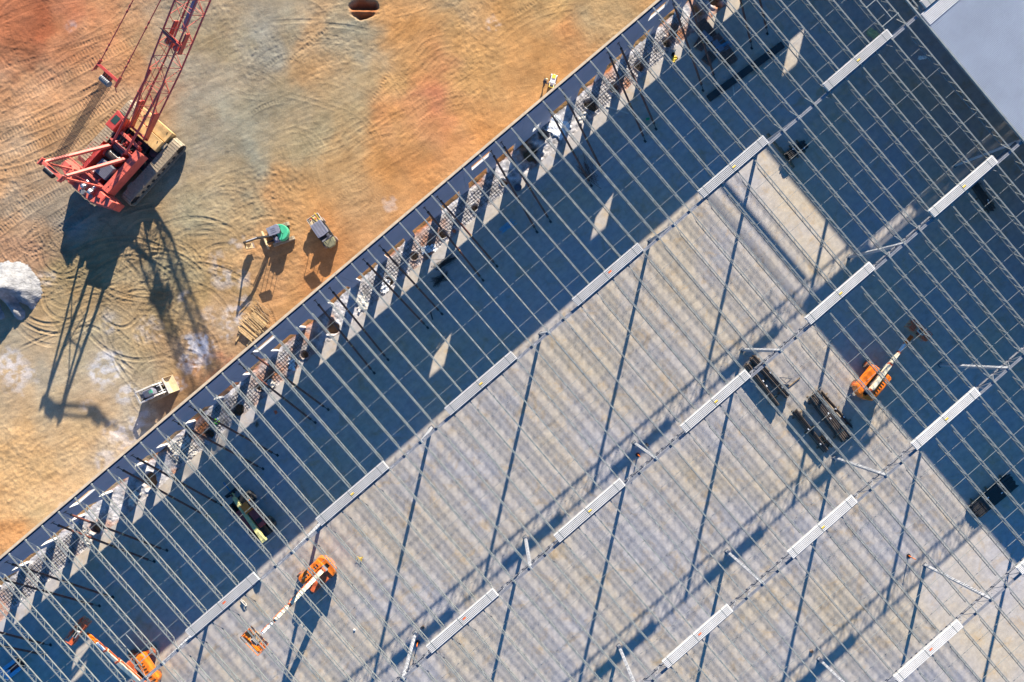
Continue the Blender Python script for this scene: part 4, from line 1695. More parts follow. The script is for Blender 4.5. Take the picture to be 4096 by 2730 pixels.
for sy in (-1, 1):
    b = MB()
    b.bar((-1.6, sy * .68, 1.75), (.55, sy * .64, 1.62), .17, .2)
    b.bar((.5, sy * .64, 1.65), (1.35, sy * .60, .75), .16, .2)
    b.bar((-1.5, sy * .68, 1.7), (-1.15, sy * .68, 1.0), .12, .2)
    a_ = b.build('lift_arm', M['cream2'], t, bevel=.02)
    b = MB()
    b.cyl((-.6, sy * .68, 1.0), (.55, sy * .62, 1.35), .045, 8)
    b.cyl((.75, sy * .35, 1.35), (1.5, sy * .32, .85), .045, 8)
    b.build('hydraulic_ram', M['lightmetal'], a_)
b = MB()
b.bar((-1.6, -.68, 1.72), (-1.6, .68, 1.72), .14, .2)
b.bar((1.1, -.55, 1.1), (1.1, .55, 1.1), .12, .12)
b.build('arm_cross_tube', M['cream2'], t)
b = MB()
out = [(1.62, 1.02), (1.5, .75), (1.52, .35), (1.72, .12), (2.55, .08), (2.55, .13), (1.78, .19), (1.62, .4), (1.6, .75), (1.7, 1.0)]
b.ext(out, -1.0, 1.0)
for y in (-1.0, .97):
    b.ext([(1.66, 1.0), (1.52, .7), (1.54, .36), (1.72, .13), (2.5, .1)], y, y + .03)
bk = b.build('bucket', M['tan'], t)
b = MB()
b.box((1.66, 0, 1.03), (.14, 2.02, .05))
b.build('bucket_lip', M['cream2'], bk)

LOADER.scale = (.86, .86, .86)
# ------------------------------------------------------------------ small roller with its operator beside it
p = at(2212, 322, .3)
t = thing('trench_roller', 'small white and yellow walk-behind roller on the soil against the outer face of the wall', 'roller', (p.x, p.y, -.1), rad(75))
for x in (-.42, .42):
    b = MB()
    b.cyl((x, -.36, .26), (x, .36, .26), .26, 18)
    b.build('drum', M['greymetal'], t)
b = MB()
b.extz([(-.55, -.3), (.5, -.3), (.6, 0), (.5, .3), (-.55, .3)], .45, .8, top=.85)
b.build('cover', M['white'], t, bevel=.04)
b = MB()
b.box((.25, 0, .83), (.4, .4, .08))
b.bar((-.5, -.22, .7), (-1.0, -.22, 1.0), .04, .04)
b.bar((-.5, .22, .7), (-1.0, .22, 1.0), .04, .04)
b.bar((-1.0, -.26, 1.0), (-1.0, .26, 1.0), .04, .04)
b.build('handle', M['yellow'], t)

# ------------------------------------------------------------------ telehandler inside
p = at(1006, 2062, 0.9)
t = thing('telehandler', 'maroon telescopic handler with pale yellow boom and blue forks under the joists', 'telehandler', (p.x, p.y, 0), rad(128))
b = MB()
b.extz([(-2.7, -.62), (2.3, -.62), (2.3, .62), (-2.7, .62)], .55, 1.1)
b.build('chassis', M['blackmetal'], t, bevel=.05)
for x in (-1.75, 1.6):
    for y in (-1.05, 1.05):
        b = MB()
        b.wheel((x, y, .62), .62, .42, 24)
        for k in range(20):
            a = 2 * math.pi * k / 20
            b.box((x + .6 * math.cos(a), y, .62 + .6 * math.sin(a)), (.07, .42, .07))
        w_ = b.build('wheel', M['dustrubber'] if (x < 0 and y < 0) else M['rubber'], t)
        b = MB()
        s_ = 1 if y > 0 else -1
        b.cyl((x, y + .23 * s_, .62), (x, y + .1 * s_, .62), .3, 16)
        b.build('rim', M['blackmetal'], w_)
b = MB()
b.extz([(-1.6, -.98), (.35, -.98), (.35, -.22), (-1.6, -.22)], .95, 1.75)
b.build('engine_cover', M['maroon'], t, bevel=.06)
b = MB()
b.box((-.9, -.6, 1.77), (.5, .5, .04))
b.build('cover_grille', M['blackmetal'], t)
b = MB()
b.extz([(-1.4, .42), (1.2, .42), (1.2, .98), (-1.4, .98)], .85, 1.25)
b.build('side_tank', M['maroon'], t, bevel=.05)
b = MB()
for x in (.45, 1.35):
    for y in (-.95, -.28):
        b.cyl((x, y, 1.0), (x, y, 2.3), .04, 6)
b.box((.9, -.62, 2.32), (1.05, .78, .06))
b.build('cab_frame', M['jlg'], t, bevel=.02)
b = MB()
b.box((.85, -.6, 1.3), (.5, .5, .5))
b.build('seat', M['blackmetal'], t, bevel=.03)
b = MB()
b.bar((-2.75, .12, 2.0), (2.5, .12, 1.25), .40, .46, w2=.34, h2=.38)
bm_ = b.build('telescopic_boom', M['oliveboom'], t, bevel=.03)
b = MB()
b.bar((2.45, .12, 1.25), (3.05, .12, 1.1), .26, .3)
b.box((-2.8, .12, 1.95), (.3, .5, .5))
b.build('boom_end', M['oliveboom'], bm_, bevel=.03)
b = MB()
b.box((3.15, .12, .85), (.22, 1.35, .85))
for y in (-.45, .12, .69):
    b.box((3.05, y, .8), (.3, .12, 1.0))
b.cyl((2.7, .12, 1.5), (3.1, .12, 1.0), .12, 8)
b.build('fork_carriage', M['blackmetal'], t, bevel=.02)
for y in (-.28, .48):
    b = MB()
    b.box((3.85, y, .16), (1.3, .13, .06))
    b.box((3.26, y, .45), (.06, .13, .6))
    b.build('fork', M['bluepipe'], t)
b = MB()
b.cyl((-2.0, .55, 1.0), (-.4, .35, 1.5), .06, 8)
b.build('lift_ram', M['lightmetal'], t)


# ------------------------------------------------------------------ orange boom lifts
def boom_lift(label, px, py, z, head, chassis, boom_pts, body_m, lit=True, jib=None, basket_rz=0.0, seed=0, basket=True, cover_m=None):
    p = at(px, py, z)
    t = thing('boom_lift', label, 'boom lift', (p.x, p.y, 0), rad(head))
    ch = rad(chassis)
    X = Matrix.Rotation(ch, 4, 'Z')

    def rp(x, y, zz):
        return X @ Vector((x, y, zz))
    b = MB()
    b.box((0, 0, .62), (2.6, .9, .45), X=X)
    b.box((1.25, 0, .55), (.3, 1.9, .25), X=X)
    b.box((-1.25, 0, .55), (.3, 1.9, .25), X=X)
    b.cyl((0, 0, .8), (0, 0, 1.05), .5, 20)
    b.build('chassis', M['jlgred_and_shade'], t, bevel=.03)
    for x in (-1.25, 1.25):
        for y in (-1.08, 1.08):
            c = rp(x, y, .48)
            ax = (X @ Vector((0, 1, 0, 0))).xyz
            b = MB()
            b.wheel(c, .48, .34, 22, axis=ax)
            for k in range(18):
                a = 2 * math.pi * k / 18
                q = c + (X @ Vector((math.cos(a) * .46, 0, 0, 0))).xyz + Vector((0, 0, math.sin(a) * .46))
                b.bar(q - ax * .16, q + ax * .16, .06, .06)
            w_ = b.build('wheel', M['dustrubber'], t)
            b = MB()
            s_ = 1 if y > 0 else -1
            b.cyl(c + ax * (.19 * s_), c + ax * (.1 * s_), .25, 14)
            b.build('rim', M['jlgred_and_shade'], w_)
    # turntable: engine side, tank side and round counterweight; x points along the boom
    b = MB()
    b.extz([(1.15, -1.18), (1.3, -.9), (1.3, -.28), (-1.75, -.28), (-1.75, -1.18)], 1.0, 1.95, top=.95)
    b.build('engine_cover', body_m, t, bevel=.09)
    b = MB()
    b.extz([(1.15, 1.18), (-1.75, 1.18), (-1.75, .30), (1.3, .30), (1.3, .9)], 1.0, 1.62, top=.96)
    b.build('tank_cover', cover_m or M['jlgred_and_shade'], t, bevel=.08)
    b = MB()
    pts = [(-1.6 - .72 * math.cos(rad(a)), 1.2 * math.sin(rad(a))) for a in np.linspace(-90, 90, 13)]
    b.extz(pts + [(-1.5, 1.2), (-1.5, .26), (-2.0, .22), (-2.0, -.22), (-1.5, -.26), (-1.5, -1.2)], .85, 1.85)
    b.build('counterweight', body_m, t, bevel=.05)
    b = MB()
    for k in range(6):
        b.box((-1.2 + k * .32, -.73, 1.965), (.10, .34, .02))
    b.box((-1.55, 0, 1.5), (.5, .45, .7))
    b.box((.1, 0, 1.35), (2.4, .36, .3))
    b.build('vent', M['blackmetal'], t)
    b = MB()
    b.cyl((-1.5, .34, 1.95), (-1.5, -.34, 1.95), .22, 14)
    b.cyl((-.8, 0, 1.4), (.5, 0, 2.0), .08, 8)
    b.build('boom_pivot', M['greymetal'], t)
    secs = len(boom_pts) - 1
    bm0 = None
    for k in range(secs):
        a, e = Vector(boom_pts[k]), Vector(boom_pts[k + 1])
        w0 = .40 - .09 * k
        b = MB()
        b.bar(a, e, w0, w0 + .06)
        o = b.build('boom_section', M['cream'] if k < 2 else M['white'], t, bevel=.02)
        d = (e - a).normalized()
        sd = d.cross(Vector((0, 0, 1))).normalized()
        b = MB()
        for sgn in (1,):
            b.bar(a + d * .3 + sd * (w0 / 2 + .05), e - d * .1 + sd * (w0 / 2 + .05), .07, .12)
        b.bar(a - d * .02, a + d * .22, w0 + .08, w0 + .14)
        b.build('cable_tray', M['jlgred_and_shade'], o)
    e = Vector(boom_pts[-1])
    d = (Vector(boom_pts[-1]) - Vector(boom_pts[-2])).normalized()
    if jib:
        b = MB()
        j = Vector(jib)
        for s_ in (-.14, .14):
            sd = d.cross(Vector((0, 0, 1))).normalized()
            b.bar(e + sd * s_, j + sd * s_, .1, .14)
        b.bar(e, j, .06, .3)
        b.build('jib', M['conebright'], t, bevel=.02)
        e = j
    if basket:
        hx = math.atan2(d.y, d.x) + basket_rz
        Y = Matrix.Translation(e + Vector((math.cos(hx) * .75, math.sin(hx) * .75, -.25))) @ Matrix.Rotation(hx, 4, 'Z')
        b = MB()
        b.box((0, 0, 0), (.92, 2.35, .06), X=Y)
        bs = b.build('basket_floor', M['tan'], t)
        b = MB()

        def q(x, y, zz):
            return Y @ Vector((x, y, zz))
        for zz, rr in ((.55, .024), (1.1, .032)):
            P = [q(-.45, -1.17, zz), q(.45, -1.17, zz), q(.45, 1.17, zz), q(-.45, 1.17, zz), q(-.45, -1.17, zz)]
            b.rod(P, rr, 6)
        for x, y in ((-.45, -1.17), (.45, -1.17), (.45, 1.17), (-.45, 1.17), (.45, -.4), (.45, .4), (-.45, -.5), (-.45, .5), (0, 1.17), (0, -1.17)):
            b.cyl(q(x, y, 0), q(x, y, 1.1), .025, 6)
        b.build('basket_rail', M['jlg'] if lit else M['jlgred_and_shade'], t)  # unlit baskets take the darker red, shade put into the colour
        b = MB()
        for x0, y0, w_, h_ in ((-.3, -.85, .55, .6), (-.3, .85, .55, .6), (.40, 0, .14, 2.2)):
            b.box((x0, y0, .98 if w_ > .2 else .45), (w_, h_, .10 if w_ > .2 else .5), X=Y)
        b.build('basket_panel', M['jlg'] if lit else M['jlgred_and_shade'], t, bevel=.02)  # same darkened colour for panels of a basket in shade
        b = MB()
        b.box((-.22, 0, 1.12), (.3, .75, .18), X=Y)
        b.build('control_box', M['cream2'], t, bevel=.02)
        b = MB()
        b.box((-.2, 0, 1.22), (.16, .6, .02), X=Y)
        b.box((-.05, -.35, .25), (.35, .3, .3), X=Y)
        b.box((.1, .55, .2), (.3, .4, .25), X=Y)
        b.build('controls', M['blackmetal'], t)
    return t


def to_local(root, P):
    c, s = math.cos(root[2]), math.sin(root[2])
    dx, dy = P[0] - root[0], P[1] - root[1]
    return (dx * c + dy * s, -dx * s + dy * c, P[2])


def lift_at(label, px, py, z, end, z_end, tail_z, body_m, jib=None, chassis=0, lit=True, brz=0.0, cover=None, secs=3):
    p = at(px, py, z)
    e = at(*end, z_end)
    hd_ = math.atan2(e.y - p.y, e.x - p.x)
    r = (p.x, p.y, hd_)
    L = math.hypot(e.x - p.x, e.y - p.y)
    pts = [(-1.5, 0, tail_z)]
    for k in range(1, secs + 1):
        f = (.42, .75, 1.0)[k - 1] if secs == 3 else k / secs
        pts.append((L * f, 0, tail_z + (z_end - tail_z) * (L * f + 1.5) / (L + 1.5)))
    jl = None
    if jib:
        j = at(jib[0], jib[1], jib[2])
        jl = to_local(r, j)
    return boom_lift(label, px, py, z, math.degrees(hd_), chassis, pts, body_m, lit, jl, brz, cover_m=cover)


lift_at('sunlit orange boom lift with long cream boom and raised orange basket', 1262, 2306, 1.2, (1046, 2536), 7.0, 2.15, M['jlg'], chassis=-4)
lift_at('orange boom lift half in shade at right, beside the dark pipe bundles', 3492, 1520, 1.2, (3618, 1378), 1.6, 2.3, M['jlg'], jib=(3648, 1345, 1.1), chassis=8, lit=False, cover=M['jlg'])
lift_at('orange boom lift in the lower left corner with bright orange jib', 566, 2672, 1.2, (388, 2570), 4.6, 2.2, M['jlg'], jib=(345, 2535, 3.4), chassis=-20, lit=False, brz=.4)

# blue ride-on trowel
p = at(48, 2676, .4)
t = thing('ride_on_trowel', 'small blue ride-on machine with two panels in the lower left corner', 'ride-on machine', (p.x, p.y, 0), rad(38))
for y in (-.48, .48):
    b = MB()
    b.extz([(-.95, y - .2), (.95, y - .2), (.95, y + .2), (-.95, y + .2)], .45, .72, top=.95)
    b.build('side_panel', M['bluepaint'], t, bevel=.04)
for x in (-.55, .55):
    b = MB()
    b.cyl((x, 0, .03), (x, 0, .10), .6, 20)
    b.cyl((x, 0, .1), (x, 0, .4), .12, 10)
    b.build('rotor', M['blackmetal'], t)
b = MB()
b.box((0, 0, .4), (1.5, .5, .25))
b.build('frame', M['maroon'], t, bevel=.03)
b = MB()
b.cyl((-.3, 0, .6), (-.3, 0, .78), .26, 16)
b.box((-.55, 0, .95), (.1, .45, .35))
b.build('seat', M['bluepaint'], t, bevel=.03)


# ------------------------------------------------------------------ people
def person(label, loc, rz, pose, vest, helmet):
    """one skinned body; clothing and helmet are children"""
    root = thing('person', label, 'person', loc, rz)
    J = pose
    me = bpy.data.meshes.new('body')
    names = list(J['pts'].keys())
    idx = {n: i for i, n in enumerate(names)}
    me.from_pydata([J['pts'][n] for n in names], [(idx[a], idx[b_]) for a, b_ in J['edges']], [])
    o = bpy.data.objects.new('body', me)
    COL.objects.link(o)
    o.parent = root
    me.materials.append(M['denim'])
    sk = o.modifiers.new('skin', 'SKIN')
    lay = me.skin_vertices[0].data if me.skin_vertices else None
    if lay is None:
        me.attributes
    for n, i in idx.items():
        r = J['rad'][n]
        me.skin_vertices[0].data[i].radius = (r, r)
    me.skin_vertices[0].data[idx['pelvis']].use_root = True
    sb = o.modifiers.new('sub', 'SUBSURF')
    sb.levels = 1
    sb.render_levels = 1
    return root, o


def bent_pose(bend):
    """standing figure leaning forward along +x by the angle bend (radians)"""
    s, c = math.sin(bend), math.cos(bend)
    up = lambda h, f=0.0, y=0.0: (.0 + s * h + c * f, y, .92 + c * h - s * f)
    P = {'pelvis': (0, 0, .92), 'waist': up(.2), 'chest': up(.42), 'neck': up(.56), 'head': up(.68, .02), 'crown': up(.80, .02)}
    for sd, y in (('l', 1), ('r', -1)):
        P['hip' + sd] = (0, y * .10, .88)
        P['knee' + sd] = (.12 if sd == 'l' else .02, y * .13, .48)
        P['ankle' + sd] = (-.02 + (.1 if sd == 'l' else -.1), y * .14, .08)
        P['toe' + sd] = (.16 + (.1 if sd == 'l' else -.1), y * .15, .04)
        P['sh' + sd] = up(.46, 0, y * .19)
        e = Vector(up(.46, 0, y * .24)) + Vector((.10, 0, -.26))
        P['el' + sd] = tuple(e)
        h = e + Vector((.18, -y * .05, -.16))
        P['wr' + sd] = tuple(h)
        P['palm' + sd] = tuple(h + Vector((.06, 0, -.05)))
        for k in range(4):
            P['f%d%s' % (k, sd)] = tuple(h + Vector((.14 - .01 * abs(k - 1), y * (.03 - .02 * k), -.10)))
        P['th' + sd] = tuple(h + Vector((.07, -y * .055, -.06)))
    E = [('pelvis', 'waist'), ('waist', 'chest'), ('chest', 'neck'), ('neck', 'head'), ('head', 'crown')]
    Rr = {'pelvis': .14, 'waist': .13, 'chest': .155, 'neck': .06, 'head': .095, 'crown': .08}
    for sd in 'lr':
        E += [('pelvis', 'hip' + sd), ('hip' + sd, 'knee' + sd), ('knee' + sd, 'ankle' + sd), ('ankle' + sd, 'toe' + sd),
              ('chest', 'sh' + sd), ('sh' + sd, 'el' + sd), ('el' + sd, 'wr' + sd), ('wr' + sd, 'palm' + sd), ('palm' + sd, 'th' + sd)]
        E += [('palm' + sd, 'f%d%s' % (k, sd)) for k in range(4)]
        Rr.update({'hip' + sd: .10, 'knee' + sd: .065, 'ankle' + sd: .048, 'toe' + sd: .04, 'sh' + sd: .07, 'el' + sd: .045, 'wr' + sd: .03, 'palm' + sd: .033, 'th' + sd: .01})
        Rr.update({'f%d%s' % (k, sd): .009 for k in range(4)})
    return {'pts': P, 'edges': E, 'rad': Rr}


def clothe(root, pose, vest_m, helm_m, skin_m):
    P = pose['pts']
    b = MB()
    c0, c1 = Vector(P['waist']), Vector(P['neck'])
    d = (c1 - c0).normalized()
    ax = Vector((0, 1, 0))
    n = d.cross(ax).normalized()
    ring = []
    for t, rw, rd in ((-.12, .19, .155), (.25, .20, .165), (.65, .225, .175), (.92, .17, .12)):
        c = c0 + (c1 - c0) * t
        ring.append([c + ax * (rw * math.cos(a)) + n * (rd * math.sin(a)) for a in np.linspace(0, 2 * math.pi, 13)[:-1]])
    vs = [p for r in ring for p in r]
    fs = [(i * 12 + k, i * 12 + (k + 1) % 12, (i + 1) * 12 + (k + 1) % 12, (i + 1) * 12 + k) for i in range(3) for k in range(12)]
    b.add(vs, fs + [tuple(range(36, 48))])
    for sd in 'lr':
        b.cyl(P['sh' + sd], Vector(P['sh' + sd]).lerp(Vector(P['el' + sd]), .55), .085, 8, .07)
    b.build('vest', vest_m, root, smooth=True)
    h = Vector(P['crown'])
    hb = Vector(P['head'])
    up = (h - hb).normalized()
    b = MB()
    for k, (t, r) in enumerate(((-.05, .135), (.0, .13), (.06, .11), (.10, .07))):
        if k:
            b.cyl(h + up * pt, h + up * t, pr, 14, r)
        pt, pr = t, r
    fwd = Vector((up.z, 0, -up.x))
    b.bar(h - up * .045 + fwd * .10, h - up * .05 + fwd * .19, .16, .015, up=up)
    b.build('hard_hat', helm_m, root, smooth=True)
    b = MB()
    fc = hb + fwd * .085
    b.cyl(fc - up * .09, fc + up * .04, .05, 8, .06)
    b.cyl(fc + fwd * .03 - up * .02, fc + fwd * .065 - up * .025, .016, 6)
    for s_ in (-1, 1):
        b.cyl(hb + ax * (.095 * s_) - up * .02, hb + ax * (.112 * s_) - up * .02, .025, 8)
    b.build('face', skin_m, root, smooth=True)


p = at(861, 1697, .8)
po = bent_pose(rad(62))
rt, bo = person('person in bright green vest and white hard hat bending over the gravel', (p.x, p.y, -.1), rad(55), po, None, None)
clothe(rt, po, M['hivis'], M['white'], M['skin'])
p = at(2175, 337, .5)
po = bent_pose(rad(14))
rt, bo = person('person in dark clothes standing on the soil near the small roller outside the wall', (p.x, p.y, -.1), rad(20), po, None, None)
clothe(rt, po, M['denim'], M['tan'], M['skin'])


# ------------------------------------------------------------------ bundles of pipe on the slab
def pipe_bundle(label, a, b_, width, layers, r, m_list, seed, cat='pipe bundle', z0=.14, ragged=.25):
    """a, b_: ends on the ground in photograph pixels"""
    R = random.Random(seed)
    A, B_ = at(*a, .4), at(*b_, .4)
    L = math.hypot(B_.x - A.x, B_.y - A.y)
    h = math.atan2(B_.y - A.y, B_.x - A.x)
    t = thing('pipe_bundle', label, cat, ((A.x + B_.x) / 2, (A.y + B_.y) / 2, 0), h, 'bundles of dark steel pipe stacked on the slab')
    n = max(2, int(width / (2 * r + .012)))
    for ly in range(layers):
        nn = n - (ly % 2)
        for k in range(nn):
            y = -width / 2 + r + (2 * r + .012) * (k + .5 * (ly % 2)) + R.uniform(-.01, .01)
            e0, e1 = R.uniform(0, ragged), R.uniform(0, ragged)
            z = z0 + r + ly * r * 1.8
            tw = R.uniform(-.05, .05)
            b = MB()
            b.cyl((-L / 2 + e0, y + tw, z), (L / 2 - e1, y - tw, z), r, 10)
            b.cyl((-L / 2 + e0 + .4, y + tw, z), (-L / 2 + e0 + .5, y + tw, z), r * 1.18, 10)
            b.cyl((-L / 2 + e0 + L * .55, y, z), (-L / 2 + e0 + L * .55 + .1, y, z), r * 1.15, 10)
            b.build('pipe', R.choice(m_list), t)
    b = MB()
    for x in (-L * .36, 0, L * .36):
        b.box((x, 0, z0 / 2 + .005), (.14, width + .5, z0 - .01))
    b.build('timber_block', M['woodgrey'], t)
    b = MB()
    zt = z0 + 2 * r + (layers - 1) * r * 1.8
    for x in (-L * .3, L * .3):
        b.box((x, 0, zt + .004), (.04, width + .03, .008))
        for s_ in (-1, 1):
            b.box((x, s_ * (width / 2 + .012), (zt + z0) / 2), (.04, .008, zt - z0))
        b.build('strap', M['strap'], t)
    b = MB()
    for k in range(2):
        b.box((R.uniform(-L * .2, L * .3), R.uniform(-width * .3, width * .3), zt + .015), (.2, .11, .01), rz=R.uniform(-.3, .3))
    b.build('paper_label', M['white'], t)
    return t


z8 = lambda x, y: (2900 + x / 1.7917, 1350 + y / 1.7917)
PB = [M['pipebrown'], M['pipebrown'], M['blackpipe']]
pipe_bundle('dark pipe bundle under the girder, left one of the upper pair', z8(150, 185), z8(385, 490), .70, 4, .085, PB, 1)
pipe_bundle('dark pipe bundle under the girder, right one of the upper pair', z8(190, 135), z8(455, 425), .80, 4, .085, PB, 2)
pipe_bundle('narrow dark pipe bundle, left one of the lower pair beside the boom lift', z8(492, 515), z8(735, 815), .80, 4, .075, PB, 3)
pipe_bundle('widest dark pipe bundle, the biggest stack left of the orange boom lift', z8(625, 395), z8(875, 735), 1.45, 4, .095, PB, 4, ragged=.5)
pipe_bundle('short black pipe bundle tucked behind the narrow bundle with the paper labels', z8(690, 700), z8(775, 785), .35, 3, .06, [M['blackpipe']], 5)
pipe_bundle('long thin pipes lying beside the biggest pipe stack, nearest to the orange boom lift', z8(690, 385), z8(925, 650), .36, 2, .05, [M['rust'], M['pipebrown'], M['blackpipe']], 6)
pipe_bundle('broad black stack of pipes in deep shade near the right edge', (3893, 2050), (4055, 1918), 1.75, 3, .07, [M['blackpipe']], 7)
pipe_bundle('black stack of pipes half in shade beyond the end of the upper deck bundle', (3142, 632), (3220, 574), 1.15, 4, .08, [M['blackpipe']], 8)
pipe_bundle('faint black stack of pipes in the shade below the upper right deck bundle', (3890, 720), (3975, 845), .9, 3, .07, [M['blackpipe']], 9)


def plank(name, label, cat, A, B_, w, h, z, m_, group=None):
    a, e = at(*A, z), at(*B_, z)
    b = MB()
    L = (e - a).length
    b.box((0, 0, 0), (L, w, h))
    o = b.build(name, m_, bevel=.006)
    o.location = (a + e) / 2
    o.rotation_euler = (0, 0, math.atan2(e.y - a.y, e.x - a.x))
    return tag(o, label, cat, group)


plank('timber_beam', 'reddish timber beam on the slab at the sunlit corner, upper one beside the black pipes', 'timber', (3070, 535), (3128, 612), .22, .2, .1, M['woodgrey'])
plank('timber_beam', 'reddish timber beam on the slab at the sunlit corner, lower one beside the black pipes', 'timber', (3118, 590), (3176, 672), .22, .2, .11, M['woodgrey'])
plank('wood_post', 'lone weathered timber lying right of the upper pipe bundles', 'timber', z8(455, 355), z8(537, 290), .1, .1, .06, M['woodgrey'])
plank('shade_bar', 'long dark bar put in for the shadow band on the shaded slab near the upper right', 'shadow band', (2835, 395), (3130, 180), .75, .3, .16, M['blackpipe'])  # solid dark bar added where only a band of shade falls
plank('pale_board', 'pale board lying on the shaded slab below the long dark shadow bar', 'board', (2930, 335), (2938, 385), .14, .05, .03, M['cream2'])
plank('grey_plank', 'pale grey plank lying across the slab edge below the upper wall braces', 'board', (2425, 425), (2515, 455), .14, .06, .05, M['cream2'])
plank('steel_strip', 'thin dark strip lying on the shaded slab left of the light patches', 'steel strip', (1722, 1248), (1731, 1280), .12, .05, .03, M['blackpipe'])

# steel angle tripod beside the upper pipes
b = MB()
A, B_, C_ = at(*z8(392, 288), .3), at(*z8(480, 296), .3), at(*z8(440, 332), .3)
for a, e in ((A, B_), (A, C_), (B_, C_)):
    b.bar(a, e, .09, .09)
tag(b.build('steel_bracket', M['greymetal']), 'triangular grey steel bracket lying beside the upper right pipe bundle', 'bracket')

# ------------------------------------------------------------------ loose rebar piles
def stick_pile(name, label, cat, cx, cy, n, L, spread, ang, jit, r, m_, seed, z=.05):
    R = random.Random(seed)
    c = at(cx, cy, 0)
    b = MB()
    for k in range(n):
        a = rad(ang + R.gauss(0, jit))
        l = L * R.uniform(.6, 1)
        x, y = R.gauss(0, spread), R.gauss(0, spread)
        zz = z + R.uniform(0, .22)
        dx, dy = math.cos(a) * l / 2, math.sin(a) * l / 2
        b.cyl((x - dx, y - dy, zz), (x + dx, y + dy, zz + R.uniform(-.04, .1)), r, 5)
    o = b.build(name, m_)
    o.location = (c.x, c.y, 0)
    return tag(o, label, cat)


stick_pile('rebar_pile', 'fan of dark reinforcing bars on the shaded slab, upper one left of centre', 'rebar', 1780, 1050, 34, 2.6, .16, 30, 14, .016, M['blackpipe'], 3)
stick_pile('rebar_pile', 'fan of dark reinforcing bars on the shaded slab, lower one left of centre', 'rebar', 1762, 1118, 34, 2.4, .14, 38, 22, .016, M['blackpipe'], 4)
stick_pile('rebar_pile', 'brown bars and boards strewn under the upper wall braces', 'rebar', 2355, 690, 22, 2.6, .35, -60, 20, .02, M['rust'], 5)
stick_pile('rebar_pile', 'blue-grey conduit bundle lying on the shaded slab near the wall', 'conduit', 2028, 905, 14, 1.9, .16, 38, 4, .03, M['bluepaint'], 6)
stick_pile('string_tangle', 'tangle of thin yellow string on the sunlit slab', 'string', 1441, 2236, 12, .7, .14, 20, 80, .015, M['yellow'], 7)
stick_pile('scrap_heap', 'small scrap of torn wrapping on the slab below the lower left deck bundle', 'scrap', 975, 2412, 9, .9, .09, -60, 14, .035, M['cream2'], 8)
stick_pile('debris', 'scatter of splinters on the shaded slab below the worker in the green vest', 'debris', 1032, 1698, 12, .6, .12, 80, 60, .02, M['woodgrey'], 9)
stick_pile('blue_conduit', 'blue pipes lying across the dark pallets near the top right', 'conduit', 2893, 196, 9, 2.4, .35, 33, 8, .045, M['bluepipe'], 10, z=.45)

# ------------------------------------------------------------------ timber stacked outside the wall
za = lambda x, y: (900 + x / 4.48, 1200 + y / 4.48)
R = random.Random(31)


def board_stack(label, A, B_, n, w, spread, seed, jit, mt):
    R = random.Random(seed)
    a, e = at(*A, .2), at(*B_, .2)
    L, h = math.hypot(e.x - a.x, e.y - a.y), math.atan2(e.y - a.y, e.x - a.x)
    t = thing('timber_stack', label, 'timber', ((a.x + e.x) / 2, (a.y + e.y) / 2, 0), h)
    for k in range(n):
        b = MB()
        y = (k / (n - 1) - .5) * spread
        dx = R.uniform(-.25, .25)
        b.box((dx, y, .22 + R.uniform(0, .16)), (L * R.uniform(.7, 1), w, .05), rz=R.gauss(0, jit))
        b.build('board', mt if R.random() < .7 else M['wood'], t)
    return t


board_stack('loose fan of weathered boards stacked against the outside of the wall', za(385, 260), za(690, 560), 24, .07, 2.0, 5, .07, M['wood'])
board_stack('tight stack of long planks lying on two sleepers outside the wall', za(265, 470), za(545, 705), 9, .09, .75, 6, .012, M['wood'])
for i, (A, B_, lab) in enumerate(((za(195, 745), za(392, 430), 'pale sleeper under the long planks outside the wall, left one'), (za(395, 820), za(575, 570), 'pale sleeper under the long planks outside the wall, right one'))):
    plank('sleeper', lab, 'timber', A, B_, .14, .14, .08, M['wood'], 'sleepers under the planks')
stick_pile('thin_stakes', 'thin dark stakes scattered beside the fan of weathered boards', 'stakes', 900 + 640 / 4.48, 1200 + 260 / 4.48, 12, 2.6, .35, -55, 9, .02, M['woodgrey'], 12)

# ------------------------------------------------------------------ pallets near the top right
zp = lambda x, y: (2750 + x / 4.48, 50 + y / 4.48)


def pallet(label, px, py, rz, hgt):
    p = at(px, py, .2)
    t = thing('pallet', label, 'pallet', (p.x, p.y, 0), rz, 'wooden pallets stacked beside the wall')
    for s_ in range(hgt):
        z = s_ * .15
        b = MB()
        for k in range(7):
            b.box((0, -.5 + k * .167, z + .135), (1.2, .10, .02))
        b.build('deck_board', M['pallet'], t)
        b = MB()
        for x in (-.55, 0, .55):
            b.box((x, 0, z + .075), (.09, 1.02, .09))
        for k in range(3):
            b.box((0, -.46 + k * .46, z + .018), (1.2, .10, .02))
        b.build('stringer', M['pallet'], t)
    return t


PL = [(270, 250, .62, 3, 'top'), (330, 340, .65, 4, None), (420, 440, .6, 3, None), (520, 530, .66, 4, None), (240, 560, 1.0, 2, None), (600, 620, .6, 3, None), (680, 740, .62, 4, None), (390, 820, .9, 2, None), (760, 840, .6, 3, None)]
for i, (x, y, rz, hg, _) in enumerate(PL):
    pallet('brown wooden pallet stack near the top right wall, %s counted down from the wall' % ordinal(i + 1), *zp(x, y), rz, hg)
b = MB()
R = random.Random(8)
for k in range(6):
    q = at(*zp(300 + k * 60 + R.uniform(-20, 20), 380 + k * 55), .6)
    b.box((q.x, q.y, .62), (.6, .45, .06), rz=.6 + R.uniform(-.2, .2))
tag(b.build('board_scraps', M['canopygrey']), 'grey-blue board offcuts lying on top of the wooden pallets', 'boards')

